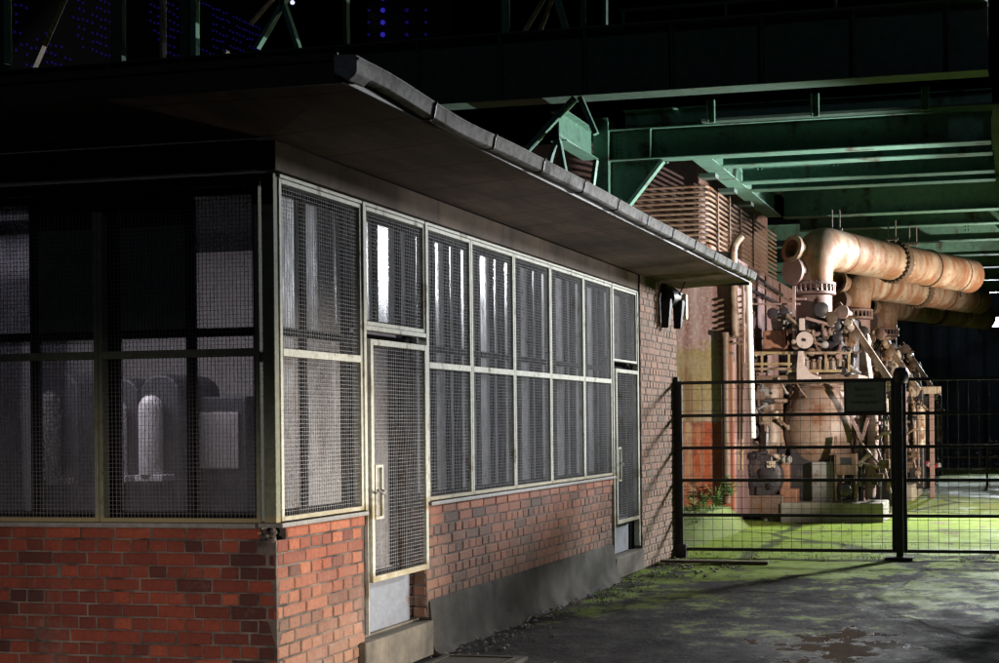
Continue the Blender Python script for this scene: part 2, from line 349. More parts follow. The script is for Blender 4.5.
def mk_leaf():
    k = N('weed_leaf'); t = k.tone(); k.b.inputs['Subsurface Weight'].default_value = 0
    return k.fin(k.ramp(t, [(0., (.05,.12,.02)), (1., (.13,.24,.05))]), .6)
M['leaf'] = mk_leaf()
def emit(name, col, s):
    k = N(name); k.b.inputs['Emission Color'].default_value = (*col, 1); k.b.inputs['Emission Strength'].default_value = s; return k.fin((.02,.02,.02), .5)
M['blue'] = emit('blue_lamp_glass', (.07,.05,1.), .30)
M['blue_dim'] = emit('blue_lamp_glass_dim', (.07,.03,.9), .06)
M['lampglow'] = emit('floodlamp_glass', (.75,.88,1.), 14.)
M['tube'] = emit('lamp_tube', (.9,.85,1.), .5)
M['star'] = emit('small_white_lamp', (.75,.75,1.), 1.2)
def plain(name, c, r=.6):
    k = N(name); n = k.noise(14, 6, .65); k.bump(n, .2, .005); return k.fin(k.mix(n, tuple(x*.65 for x in c), tuple(min(1, x*1.3) for x in c)), r)
M['sign'] = plain('green_sign_plate', (.14,.17,.13)); M['ink'] = plain('sign_lettering', (.02,.02,.02))
kt = N('red_white_tape'); M['tape'] = kt.fin(kt.ramp(kt.tone(), [(0., (.5,.03,.05)), (1., (.7,.68,.66))]), .5); M['lens'] = plain('cream_lamp_lens', (.8,.76,.55), .4)
M['stone'] = plain('pale_stone', (.30,.28,.25), .9); M['wood'] = plain('old_plank', (.10,.075,.05), .85)
M['shed'] = worn('dark_shed_cladding', (.035,.04,.055), (.02,.016,.014), .3, .7, 1.2)
M['interior'] = plain('dull_interior_plaster', (.24,.23,.22), .9)
M['cab_dark'] = plain('dark_cabinet_paint', (.008,.008,.010), .7); M['cab_pale'] = plain('pale_cabinet_enamel', (.36,.35,.35), .5)
M['facade'] = plain('black_facade', (.012,.012,.016), .9)

# ------------------------------------------------------------------ ground
def build_ground():
    def axis(lo, hi, fine0, fine1, st, g=1.25):
        a = [fine0]; 
        while a[-1] < fine1: a.append(a[-1]+st)
        s = st
        while a[-1] < hi: s *= g; a.append(a[-1]+s)
        s = st
        while a[0] > lo: s *= g; a.insert(0, a[0]-s)
        return a
    xs = axis(-200, 200, -5., 1.2, .07); ys = axis(-150, 300, 7.5, 20, .07)
    mb = MB(); nx = len(xs)
    for y in ys:
        for x in xs:
            h = noise.fractal(Vector((x*.7, y*.7, 0)), 1., 2., 5)*.018 + noise.fractal(Vector((x*5, y*5, 3)), 1., 2., 3)*.006
            r2 = ((x+1.25)/1.3)**2 + ((y-9.7)/1.4)**2
            h -= .025*math.exp(-r2)
            mb.v.append((x, y, h-.012))
    for j in range(len(ys)-1):
        for i in range(nx-1): mb.face([j*nx+i, j*nx+i+1, (j+1)*nx+i+1, (j+1)*nx+i], .5, True)
    o = mb.build('ground', M['ground'], fix=False); tag(o, 'mossy cracked yard surface with a wet patch', 'ground', kind='structure')
build_ground()
# mossy bank at the foot of the tank
def build_bank():
    mb = MB(); nx, ny = 34, 22
    for j in range(ny+1):
        for i in range(nx+1):
            x = -8.4 + 3.95*i/nx; y = 17.0 + 3.3*j/ny
            h = .34*min(1., max(0., (y-17.2)/1.5))*min(1., max(0., (-4.5-x)/.28)); h = h*h*(3-2*min(1, h)) if h < 0 else h
            h += noise.fractal(Vector((x*3, y*3, 1)), 1., 2., 4)*.03*(1 if 0 < i < nx and j else 0) - (.03 if i == nx or j == 0 else 0)
            mb.v.append((x, y, h))
    for j in range(ny):
        for i in range(nx): a = j*(nx+1)+i; mb.face([a, a+1, a+nx+2, a+nx+1], .5, True)
    tag(mb.build('terrain', M['moss'], fix=False), 'mossy bank sloping up to the stained tank', 'bank', kind='structure')
build_bank()

# ------------------------------------------------------------------ brick office with wire mesh windows
XW, YW = -4.453, 6.851            # planes of the long wall and of the front wall
XE, YE = -13.0, 15.85             # far ends of the building
booth = thing('brick_office', 'low brick office with mesh covered windows and a wide flat roof', 'building', (XW, YW, 0))

def bricks(mb, mo, p0, ud, nrm, L, z0, z1, ch=.083, skip=None, rowtypes=None, rough=.0015, chip_end=False, tonef=None):
    """single bricks laid in alternating courses, and the mortar behind them"""
    p0 = Vector(p0); ud = Vector(ud); nrm = Vector(nrm); j = .0095; nrow = int(round((z1-z0)/ch)); ch = (z1-z0)/nrow
    def P(u, z, d): return p0 + ud*u + nrm*d + Vector((0, 0, z))
    mo.hexa([P(0,z0,-.11), P(L,z0,-.11), P(L,z0,-.006), P(0,z0,-.006), P(0,z1,-.11), P(L,z1,-.11), P(L,z1,-.006), P(0,z1,-.006)])
    for r in range(nrow):
        za = z0+r*ch+j/2; zb = z0+(r+1)*ch-j/2
        bw = (.25 if r % 2 else .125) if not rowtypes else rowtypes(r)
        u = -(.0625 if r % 2 else 0.) - (.125 if r % 4 == 3 else 0)
        while u < L-.02:
            a = max(u, 0)+j/2; b = min(u+bw, L)-j/2; u += bw
            if b-a < .03: continue
            if skip and skip((a+b)/2, (za+zb)/2): continue
            q = random.random(); t = min(1, max(0, random.gauss(.56, .17))) if q > .05 else random.uniform(0, .22)
            if tonef: t = tonef((a+b)/2, (za+zb)/2, t)
            d = random.gauss(0, rough); w = .0055
            jt = lambda: random.uniform(-.003, .003)
            tilt = random.gauss(0, .0012)
            base = len(mb.v); c4 = [(a,za),(b,za),(b,zb),(a,zb)]
            if chip_end and a < .02 and random.random() < .6:
                cut = random.uniform(.006, .06)*random.random(); c4 = [(a+cut*random.random(),za),(b,za),(b,zb),(a+cut,zb)]
            for (x, z) in c4: mb.v.append(tuple(P(x+jt()*.5, z+jt()*.5, -.05)))
            for (x, z) in c4: mb.v.append(tuple(P(x+jt(), z+jt(), d-w)))
            cx, cz = (a+b)/2, (za+zb)/2
            for i, (x, z) in enumerate(c4):
                x2 = x + (w if x < cx else -w)*(1+random.random()); z2 = z + (w if z < cz else -w)*(1+random.random())
                mb.v.append(tuple(P(x2, z2, d + (tilt if i in (1, 2) else -tilt))))
            for lo in (0, 4):
                for i in range(4):
                    i2 = (i+1) % 4; mb.face([base+lo+i, base+lo+i2, base+lo+4+i2, base+lo+4+i], t)
            mb.face([base+8+i for i in range(4)], t)

def brick_wall(p0, ud, nrm, L, z0, z1, mat, **kw):
    mb, mo = MB(), MB(); bricks(mb, mo, p0, ud, nrm, L, z0, z1, **kw)
    w = mb.build('brick_wall', M[mat], booth, fix=True); mo.build('mortar', M['mortar'], w)
    return w
def top_course(p0, ud, nrm, L, z0, z1, mat):
    mb, mo = MB(), MB(); bricks(mb, mo, p0, ud, nrm, L, z0, z1, ch=z1-z0, rowtypes=lambda r: .25, tonef=lambda a, b, t: min(1, t*.8+.42))
    w = mb.build('brick_course', M[mat], booth); mo.build('mortar', M['mortar'], w)
ZS = 1.13
LF = YW-0  # front wall runs from the corner to the left
corner_hole = lambda u, z: (u < .14 and z > .99)
brick_wall((XW-.004, YW, 0), (-1,0,0), (0,-1,0), 8.5, 0.0, 1.052, 'brick', chip_end=True, skip=lambda u, z: u < .07 and z > .96, tonef=lambda a, z, t: t*.25 if a < .22 and random.random() < .6 else t)
top_course((XW-.105, YW-.006, 0), (-1,0,0), (0,-1,0), 8.3, 1.054, 1.128, 'brick')
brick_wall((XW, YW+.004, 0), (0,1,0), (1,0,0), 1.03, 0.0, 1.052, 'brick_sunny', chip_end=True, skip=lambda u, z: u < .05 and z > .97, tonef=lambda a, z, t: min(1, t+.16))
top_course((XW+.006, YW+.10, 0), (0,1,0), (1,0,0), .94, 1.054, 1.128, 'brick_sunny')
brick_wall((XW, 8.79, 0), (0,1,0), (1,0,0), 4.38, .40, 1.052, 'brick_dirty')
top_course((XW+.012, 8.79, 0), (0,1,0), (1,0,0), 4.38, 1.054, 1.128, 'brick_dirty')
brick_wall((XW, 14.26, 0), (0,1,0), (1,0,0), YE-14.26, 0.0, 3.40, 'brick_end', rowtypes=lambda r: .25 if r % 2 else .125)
# jambs of the door recesses, the back walls, the floor
mb = MB(); mo = MB()
bricks(mb, mo, (XW-.24, 8.786, 0), (1,0,0), (0,-1,0), .238, .28, 1.10); w = mb.build('brick_wall', M['brick_dirty'], booth); mo.build('mortar', M['mortar'], w)
mb = MB()
mb.box((XE, 15.60, 0), (XW-.13, YE-.002, 3.46)); mb.box((XE, YW+.12, 0), (XE+.24, 15.6, 3.46)); mb.build('back_wall', M['brown'], booth)
mb = MB(); mb.box((XE+.24, YW+.12, 0), (XW-.13, 15.6, .24)); mb.build('floor', M['plinth'], booth)
mb = MB(); mb.box((XE+.24, 10.6, .24), (XW-1.2, 10.72, 3.4)); mb.build('partition', M['interior'], booth)
# sloping dirty render at the foot of the long wall
mb = MB()
pl = [(XW+.004, 0, .412), (XW+.016, 0, .395), (XW+.022, 0, .25), (XW+.028, 0, .17), (XW+.036, 0, .10), (XW+.06, 0, .035), (XW+.12, 0, -.03), (XW-.1, 0, -.03), (XW-.1, 0, .412)]
ys = [8.82 + i*.055 for i in range(80)]
base = 0
for y in ys:
    for (x, _, z) in pl:
        e = noise.fractal(Vector((x*6, y*2.2, z*6)), 1., 2., 4)*(.022 if z > .05 else .06)
        mb.v.append((x+(e if x > XW else 0), y, z+(e*.5 if -.02 < z < .41 else 0)))
n = len(pl)
for i in range(len(ys)-1):
    for q in range(n): mb.face([i*n+q, i*n+(q+1) % n, (i+1)*n+(q+1) % n, (i+1)*n+q], .5, True)
mb.face(list(range(n))[::-1]); mb.face([(len(ys)-1)*n+q for q in range(n)])
mb.build('plinth', M['plinth'], booth)
mb = MB()                                   # dusty footing below the corner panel
mb.prism([(XW+.006, 6.86, .10), (XW+.09, 6.86, -.03), (XW-.05, 6.86, -.03), (XW-.05, 6.86, .10)], (0, .86, 0)); mb.build('footing', M['concrete'], booth, .01)

mb = MB(); r_ = random.Random(4)
for i in range(16):
    x, y, z, q = XW-.02-r_.random()*.13, YW+.004+r_.random()*.05, 1.05+r_.random()**2*.07, r_.uniform(.010, .026)
    mb.lathe((x, y, z), (r_.uniform(-1, 1), r_.uniform(-1, 1), r_.uniform(-1, 1)), [(-q, q*.5), (-q*.3, q), (q*.5, q*.8), (q, q*.3)], 6)
mb.build('broken_mortar', M['mortar'], booth)
# sills
mb = MB(); mb.box((XW-.12, YW-.035, 1.1295), (XE, YW+.12, 1.158)); mb.build('sill', M['sill'], booth, .004)
for (a, b) in ((YW+.0, 7.872), (8.80, 13.19)):
    mb = MB(); mb.box((XW-.12, a, 1.1295), (XW+.045, b, 1.157)); mb.build('sill', M['sill'], booth, .004)

def wires(mb, P, a0, a1, z0, z1, pitch=.0255, r=.00125, d=0.0):
    """woven wire: one thin square rod per wire, the whole sheet a little bulged and dented"""
    na = int((a1-a0)/pitch); nz = int((z1-z0)/pitch); sd = random.uniform(0, 50); ns = 6
    def warp(a, z):
        fa = (a-a0)/(a1-a0); fz = (z-z0)/(z1-z0); e = 16*fa*(1-fa)*fz*(1-fz)
        return (e*.004*noise.noise(Vector((a*3, z*3, sd))), e*.004*noise.noise(Vector((a*3, z*3, sd+9))), e*.014*noise.noise(Vector((a*2, z*2, sd+20))))
    def rod(pts, vert):
        b = len(mb.v)
        for (a, z, dd) in pts:
            w = warp(a, z); a += w[0]; z += w[1]; q = dd+w[2]
            for (i, k) in ((-r, -r), (r, -r), (r, r), (-r, r)): mb.v.append(tuple(P(a+i, z, q+k) if vert else P(a, z+i, q+k)))
        for j in range(len(pts)-1):
            for k in range(4): mb.face([b+4*j+k, b+4*j+(k+1) % 4, b+4*j+4+(k+1) % 4, b+4*j+4+k])
    for i in range(1, na):
        a = a0+(a1-a0)*i/na + random.gauss(0, .0012); rod([(a+random.gauss(0, .0006), z0+(z1-z0)*j/ns, d) for j in range(ns+1)], True)
    for i in range(1, nz):
        z = z0+(z1-z0)*i/nz + random.gauss(0, .0012); rod([(a0+(a1-a0)*j/4, z+random.gauss(0, .0006), d+2*r) for j in range(5)], False)
def rect(mb, P, a0, a1, z0, z1, w, d0, d1, wz=None):
    wz = wz or w
    def bx(x0, x1, y0, y1): mb.hexa([P(x0,y0,d0), P(x1,y0,d0), P(x1,y0,d1), P(x0,y0,d1), P(x0,y1,d0), P(x1,y1,d0), P(x1,y1,d1), P(x0,y1,d1)])
    bx(a0, a0+w, z0, z1); bx(a1-w, a1, z0, z1); bx(a0+w, a1-w, z0, z0+wz); bx(a0+w, a1-w, z1-wz, z1)
def pbox(mb, P, x0, x1, y0, y1, d0, d1):
    mb.hexa([P(x0,y0,d0), P(x1,y0,d0), P(x1,y0,d1), P(x0,y0,d1), P(x0,y1,d0), P(x1,y1,d0), P(x1,y1,d1), P(x0,y1,d1)])

def window(P, a0, a1, z0, z1, tr, fm, wm, gm, mids=(.5,), zin=None, open_at=None, board=None, fw=.028, label=None):
    """steel frame holding woven mesh, with a dark glazed casement behind it"""
    mb = MB(); rect(mb, P, a0, a1, z0, z1, fw, -.045, .012)
    if tr: pbox(mb, P, a0+fw, a1-fw, tr-.024, tr+.024, -.043, .014)
    for z in (z0+fw, (tr or z1)-.05):                    # rusty fixing lugs
        pass
    w = mb.build('window', M[fm], booth, .003)
    if label: w['label'] = label
    m2 = MB()
    for (za, zb) in (((z0+fw, tr-.024), (tr+.024, z1-fw)) if tr else ((z0+fw, z1-fw),)): wires(m2, P, a0+fw, a1-fw, za, zb, d=-.006)
    m2.build('wire_mesh', M[wm], w, fix=False)
    m3 = MB(); D0, D1 = -.15, -.10
    rect(m3, P, a0-.03, a1+.03, z0-.02, z1+.02, .075, D0, D1)
    for f in mids: x = a0+(a1-a0)*f; pbox(m3, P, x-.024, x+.024, z0, z1, D0+.002, D1-.004)
    if zin: pbox(m3, P, a0, a1, zin-.026, zin+.026, D0+.004, D1-.002)
    m3.build('casement', M['casement'], w)
    m4 = MB(); g = -.128
    xs = [a0+.03] + [a0+(a1-a0)*f for f in mids] + [a1-.03]; zs = [z0+.03, zin, z1-.03] if zin else [z0+.03, z1-.03]
    m5 = MB()
    for i in range(len(xs)-1):
        for q in range(len(zs)-1):
            tgt = m5 if board and (i, q) in board else m4
            tw = random.uniform(-.006, .006); tv = random.uniform(-.004, .004)
            A, B, Cc, D = (xs[i]+.02, zs[q]+.02), (xs[i+1]-.02, zs[q]+.02), (xs[i+1]-.02, zs[q+1]-.02), (xs[i]+.02, zs[q+1]-.02)
            b = len(tgt.v)
            for (pt, dd) in ((A, tw), (B, -tw), (Cc, -tw+tv), (D, tw+tv)): tgt.v.append(tuple(P(pt[0], pt[1], g+dd)))
            for (pt, dd) in ((A, tw), (B, -tw), (Cc, -tw+tv), (D, tw+tv)): tgt.v.append(tuple(P(pt[0], pt[1], g-.005+dd)))
            for q4 in ((0,1,2,3),(7,6,5,4),(0,4,5,1),(1,5,6,2),(2,6,7,3),(3,7,4,0)): tgt.face([b+k for k in q4])
    m4.build('pane', M[gm], w)
    if m5.v: m5.build('board', M['board'], w)
    return w
PR = lambda a, z, d: (XW+d, a, z)           # long wall: a runs along y
PF = lambda a, z, d: (a, YW-d, z)           # front wall: a runs along x
Z0, Z1, ZT, ZIN = 1.165, 3.262, 2.2, 2.345
# corner post and heads
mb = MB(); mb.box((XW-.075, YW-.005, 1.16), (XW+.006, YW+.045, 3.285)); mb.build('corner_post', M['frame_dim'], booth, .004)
window(PR, YW+.047, 7.868, Z0, Z1, ZT, 'frame', 'wire', 'glass', zin=ZIN, mids=(.47,))
bays = [8.815, 9.60, 10.485, 11.36, 12.285, 13.17]
for a, b in zip(bays[:-1], bays[1:]): window(PR, a+.003, b-.003, Z0, Z1, ZT, 'frame', 'wire', 'glass', zin=ZIN, mids=(.45, .78))
window(PR, 7.905, 8.79, 2.44, Z1, None, 'frame', 'wire', 'glass', mids=(.42, .80))
window(PR, 13.215, 14.08, 2.43, Z1, None, 'frame', 'wire', 'glass', mids=(.4,))
fx = [-4.545, -5.665, -6.80, -7.93, -9.06, -10.2]
boards = [{(0, 1)}, {(1, 1)}, {(0, 1), (1, 1)}, set(), set()]
for i, (b, a) in enumerate(zip(fx[:-1], fx[1:])):
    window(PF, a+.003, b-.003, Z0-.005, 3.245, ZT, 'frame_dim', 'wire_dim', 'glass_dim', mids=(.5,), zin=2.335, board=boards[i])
mb = MB()
for y in (7.886, 8.802, 13.192, 14.10): mb.box((XW-.045, y-.016, 1.16 if y not in (13.192, 14.10) else .30), (XW+.022, y+.016, 3.285))
mb.box((XW-.045, YW+.047, 3.266), (XW+.018, 7.868, 3.288)); mb.box((XW-.045, 7.904, 3.266), (XW+.018, 8.784, 3.288)); mb.box((XW-.045, 8.82, 3.266), (XW+.018, 13.174, 3.288)); mb.box((XW-.045, 13.21, 3.266), (XW+.018, 14.082, 3.288))
mb.box((XW-.045, 7.904, .30), (XW+.018, 7.912, 2.40)); mb.box((XW-.04, 7.904, 2.405), (XW+.02, 8.786, 2.437))
mb.build('window_post', M['frame'], booth, .003)
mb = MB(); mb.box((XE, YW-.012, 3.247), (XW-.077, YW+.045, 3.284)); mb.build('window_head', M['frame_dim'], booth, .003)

def door(y0, y1, zb, zp, hz, lab):
    """mesh door leaf standing proud of the wall over a blue-grey kick panel"""
    P = PR; mb = MB(); rect(mb, P, y0, y1, zb, 2.345, .037, .006, .036, .042)
    d = mb.build('door', M['frame'], booth, .004); d['label'] = lab
    m = MB(); wires(m, P, y0+.037, y1-.037, zb+.042, 2.303, d=.018); m.build('wire_mesh', M['wire'], d, fix=False)
    m = MB(); pbox(m, P, y0+.02, y1-.02, zp, 2.38, -.17, -.165); m.build('pane', M['glass_door'], d)
    m = MB(); rect(m, P, y0, y1-.0, zp+.32, 2.395, .09, -.164, -.11); pbox(m, P, y0+.60, y0+.64, zp+.42, 2.30, -.163, -.12); pbox(m, P, y0+.73, y0+.755, zp+.42, 2.30, -.163, -.10); m.build('casement', M['casement'], d)
    m = MB(); pbox(m, P, y0+.005, y1-.10, zp, zp+.385, -.105, -.075); m.build('kick_panel', M['doorpanel'], d, .004)
    m = MB(); rect(m, P, y0+.045, y0+.155, hz-.18, hz+.20, .020, .010, .040); m.build('lock_plate', M['frame'], d, .003)
    m = MB(); pbox(m, P, y0+.066, y0+.134, hz-.16, hz+.18, .012, .02); m.cyl(P(y0+.085, hz+.02, .03), P(y0+.085, hz+.02, .085), .009, 8); m.tube([P(y0+.085, hz+.02, .085), P(y0+.06, hz+.0, .09), P(y0-.02, hz+.03, .09)], .009, 8); m.build('handle', M['gutter'], d)
    m = MB()
    for z in (zb+.25, (zb+2.3)/2, 2.1): m.cyl(P(y1-.06, z-.05, -.09), P(y1-.06, z+.05, -.09), .016, 8)
    m.build('hinge', M['casement'], d)
door(7.93, 8.765, .655, .285, 1.27, 'mesh door nearest the damaged brick corner')
door(13.235, 14.055, .615, .262, 1.27, 'mesh door beside the tall brick end wall')
# concrete threshold and step of each door, dark reveal beyond the second
mb = MB(); mb.box((XW-.30, 7.80, .0), (XW+.05, 8.80, .262)); mb.box((XW-.30, 7.905, .2625), (XW-.055, 8.785, .284)); mb.build('step', M['step'], booth, .02)
mb = MB(); mb.box((XW-.30, 13.20, .0), (XW+.03, 14.25, .25)); mb.build('step', M['step'], booth, .02)
mb = MB(); mb.box((XW-.22, 14.115, .25), (XW-.10, 14.255, 3.40)); mb.build('reveal', M['casement'], booth)
# frieze beam and roof
mb = MB(); mb.box((XW-.12, YW+.06, 3.318), (XW-.02, 14.258, 3.50)); mb.box((XW-.12, 14.258, 3.402), (XW+.004, YE, 3.50)); mb.box((XE, YW+.02, 3.318), (XW-.122, YW+.09, 3.50)); mb.build('frieze', M['frieze'], booth, .006)
RX, RY = -3.52, 6.05                         # outer roof corner
roof = None
mb = MB()
mb.hexa([(XE-.3, RY, 3.57), (RX, RY, 3.57), (RX, 16.0, 3.57), (XE-.3, 16.0, 3.57), (XE-.3, RY, 3.72), (RX, RY, 3.70), (RX, 16.0, 3.70), (XE-.3, 16.0, 3.72)])
roof = mb.build('roof', M['roofing'], booth)
mb = MB()
for i in range(1):
    a = [(XW+.0, YW, 3.502), (RX-.004, RY+.004, 3.566), (RX-.004, 15.99, 3.566), (XW, 15.99, 3.502)]
    b = [(XE, YW, 3.502), (XE, RY+.004, 3.566)]
    q = len(mb.v); mb.v += a + b; mb.face([q, q+1, q+2, q+3]); mb.face([q+4, q+5, q+1, q])
mb.build('soffit', M['soffit'], roof, fix=False)
mb = MB(); mb.box((XE-.3, RY-.028, 3.553), (RX+.0, RY-.002, 3.70)); mb.box((XE-.3, RY-.045, 3.672), (RX+.0, RY-.029, 3.715)); mb.box((RX, RY-.02, 3.558), (RX+.022, 15.99, 3.68)); mb.box((XW-.2, 16.002, 3.53), (RX+.02, 16.025, 3.69)); mb.build('fascia', M['fascia'], roof, .004)
# half-round gutter with joint straps, sagging a little near the corner
mb = MB(); ng = 60; prof = []
prof = [(0, .0), (0, -.068), (.012, -.078), (.055, -.080), (.072, -.070), (.086, -.005), (.094, .004), (.092, .013), (.081, .011), (.076, -.002), (.064, -.066), (.01, -.07), (.006, 0)]
for i in range(ng+1):
    y = 6.02 + (16.03-6.02)*i/ng; s = -.03*math.exp(-((y-7.3)/.55)**2) + .012*math.exp(-((y-6.3)/.3)**2)+.004*math.sin(y*2.1)
    for (x, z) in prof: mb.v.append((RX+.024+x, y, 3.665+z+s))
n = len(prof)
for i in range(ng):
    for k in range(n): mb.face([i*n+k, i*n+(k+1) % n, (i+1)*n+(k+1) % n, (i+1)*n+k], .5, True)
mb.face(list(range(n))); mb.face([ng*n+k for k in range(n)][::-1])
mb.build('gutter', M['gutter'], roof)
mb = MB()
for i in range(11):
    y = 6.9 + i*.86; 
    sg = -.03*math.exp(-((y-7.3)/.55)**2); mb = MB()
    pts = [(RX+.03, y, 3.582+sg), (RX+.081, y, 3.581+sg), (RX+.099, y, 3.592+sg), (RX+.114, y, 3.66+sg), (RX+.122, y, 3.682+sg)]
    for p, q in zip(pts[:-1], pts[1:]): mb.bar(p, q, .012, .003, (0, 1, 0))
    mb.build('gutter_strap', M['dark'], roof)
# crumpled flashing at the roof corner
mb = MB(); mb.prism([(RX-.02, RY-.05, 3.70), (RX+.11, RY-.05, 3.695), (RX+.105, RY-.04, 3.60), (RX+.06, RY-.045, 3.56), (RX-.02, RY-.05, 3.60)], (0, .16, 0)); mb.build('flashing', M['gutter'], roof, .01)

# made-up cabinets, pale columns standing in for glowing shapes behind the front mesh
for i, (u, v0, v1) in enumerate(((59, 385, 478), (124, 392, 475), (160, 388, 474))):
    b = at(u, v1, 8.35); t = at(u, v0-14, 8.35); w = .17 if i != 1 else .13
    c = thing('control_cabinet', ['dark round topped cabinet with the brightest pale column behind the left mesh', 'dark round topped cabinet half hidden by the thick window post', 'dark round topped cabinet just right of the thick window post'][i], 'cabinet', (b.x, 8.35, .24), 'cabinets inside the brick office')
    m = MB(); top = t.z; poly = [(b.x-w, 8.35, .24), (b.x+w, 8.35, .24), (b.x+w, 8.35, top-.15)] + [(b.x+w*math.cos(a_), 8.35, top-.15+.15*math.sin(a_)) for a_ in [math.pi*k/8 for k in range(1, 8)]] + [(b.x-w, 8.35, top-.15)]
    m.prism(poly, (0, .5, 0)); m.build('body', M['cab_dark'], c, .02)
    m = MB(); hh = top-.16-b.z; m.lathe((b.x-.01, 8.27, b.z), (0, 0, 1), [(0, .085), (hh-.10, .085), (hh-.06, .078), (hh-.025, .058), (hh-.005, .03), (hh, .004)], 18); m.build('column', M['cab_pale'], c)
    m = MB(); m.box((b.x-.10, 8.20, b.z-.05), (b.x+.13, 8.348, b.z-.002)); m.build('shelf', M['cab_pale'], c, .005)
b = at(205, 440, 8.6)
c = thing('switch_panel', 'wide dark switch panel behind the mesh nearest the brick corner', 'panel', (b.x, 8.6, .24))
m = MB(); m.box((b.x-.38, 8.6, .24), (b.x+.36, 9.0, 1.98)); m.build('body', M['cab_dark'], c, .02)
m = MB(); m.box((b.x-.3, 8.58, 1.42), (b.x+.3, 8.598, 1.86)); m.build('face', M['grey'], c, .01)

# lamp and black flap light at the end of the eaves
p = at(668, 302, 15.3)
fl = thing('wall_floodlight', 'black wall floodlight with two hanging flaps under the eaves', 'floodlight', (XW, 15.3, p.z))
X0 = XW+.02
m = MB(); m.cyl((X0-.02, 15.3, p.z+.06), (X0+.20, 15.3, p.z+.10), .022, 8); m.tube([(X0+.18, 15.3, p.z+.1), (X0+.24, 15.34, p.z+.24), (X0+.22, 15.5, p.z+.30)], .010, 6); m.build('bracket', M['black_iron'], fl)
m = MB(); m.lathe((X0+.05, 15.12, p.z+.04), (0, 1, 0.1), [(0, .05), (.02, .11), (.14, .135), (.30, .12), (.36, .06)], 16); m.build('housing', M['black_iron'], fl)
for dy, dx in ((-.02, .03), (.22, .12)):
    m = MB(); a = Vector((X0+dx+.03, 15.12+dy, p.z-.02)); m.hexa([a+Vector((-.05,-.07,-.33)), a+Vector((.035,-.03,-.33)), a+Vector((.035,.05,-.27)), a+Vector((-.04,.05,-.27)), a+Vector((-.06,-.06,.04)), a+Vector((.07,-.05,.04)), a+Vector((.07,.08,.04)), a+Vector((-.06,.08,.04))]); m.build('flap', M['black_iron'], fl, .012)
m = MB(); m.tube([(X0+.02, 14.98, p.z+.08), (X0+.03, 14.9, p.z+.0), (X0+.03, 14.93, p.z-.3)], .012, 6); m.build('cable', M['black_iron'], fl)
q = at(682, 308, 15.92)
bl = thing('bulkhead_lamp', 'slim cream bulkhead lamp on the end of the brick wall', 'lamp', (q.x, 15.9, q.z))
m = MB(); m.box((q.x-.02, 15.852, q.z-.18), (q.x+.0, 15.97, q.z+.2)); m.build('back_plate', M['black_iron'], bl, .004)
m = MB(); m.box((q.x+.001, 15.86, q.z-.16), (q.x+.075, 15.96, q.z+.18)); m.build('lens', M['lens'], bl, .02)

# ------------------------------------------------------------------ gate
GY = 15.7
def gate_leaf(x0, x1, zs, label):
    g = thing('mesh_gate', label, 'gate', (x0, GY, 0), 'leaves of the black yard gate')
    m = MB()
    for x in (x0+.025, x1-.025):
        m = MB(); m.box((x-.024, GY-.024, zs[0]-.02), (x+.024, GY+.024, zs[-1]+.025)); m.build('stile', M['black_iron'], g, .004)
    for z in zs:
        m = MB(); m.box((x0+.05, GY-.021, z-.021), (x1-.05, GY+.021, z+.021)); m.build('rail', M['black_iron'], g, .004)
    m = MB(); r = .0026
    n = int((x1-x0-.1)/.125)
    for i in range(1, n):
        x = x0+.05+(x1-x0-.1)*i/n; m.box((x-r, GY+.022, zs[0]-.05), (x+r, GY+.022+2*r, zs[-1]+.02))
    z = zs[0]+.105; 
    while z < zs[-1]-.03:
        m.box((x0+.05, GY+.0275, z-r), (x1-.05, GY+.0275+2*r, z+r)); z += .1405
    m.build('wire_mesh', M['black_iron'], g, fix=False)
    return g
zl = [.092, .535, .985, 1.404, 1.822, 2.25]
gate_leaf(-4.395, -1.582, zl, 'closed left gate leaf carrying the green notice, hung beside the brick wall')
gl = gate_leaf(-1.488, 2.2, zl, 'closed right gate leaf running out past the thick black post')
m = MB(); m.box((.9, GY-.034, .12), (2.14, GY-.0245, 2.22)); m.build('infill_panel', M['black_iron'], gl)  # unseen sheet added beyond the frame to cast shade on the ground
def gate_post(x, w, top, label):
    g = thing('gate_post', label, 'post', (x, GY, 0), None)
    m = MB(); m.box((x-w/2, GY-w/2, -.03), (x+w/2, GY+w/2, top)); m.build('shaft', M['black_iron'], g, .006)
    return g
g = gate_post(-4.452+.03, .055, 2.33, 'slender black hinge post standing against the brick wall')
for z in (.35, 1.5): m = MB(); m.cyl((-4.392, GY-.02, z), (-4.392, GY-.02, z+.12), .022, 8); m.build('hinge', M['black_iron'], g)
m = MB(); m.box((-4.44, GY-.07, -.02), (-4.30, GY+.05, .16)); m.build('foot', M['black_iron'], g, .006)
g = gate_post(-1.535, .088, 2.30, 'thick black centre post with a rounded cap on top')
m = MB(); m.lathe((-1.50, GY, 2.20), (0, 0, 1), [(0, .08), (.05, .105), (.13, .105), (.19, .075), (.21, .02)], 16); m.build('cap', M['black_iron'], g)
m = MB(); m.box((-1.72, GY-.10, -.02), (-1.37, GY+.10, .02)); m.build('foot', M['black_iron'], g, .005)
g = gate_post(2.30, .125, 2.30, 'thick black post at the far right end of the gate')
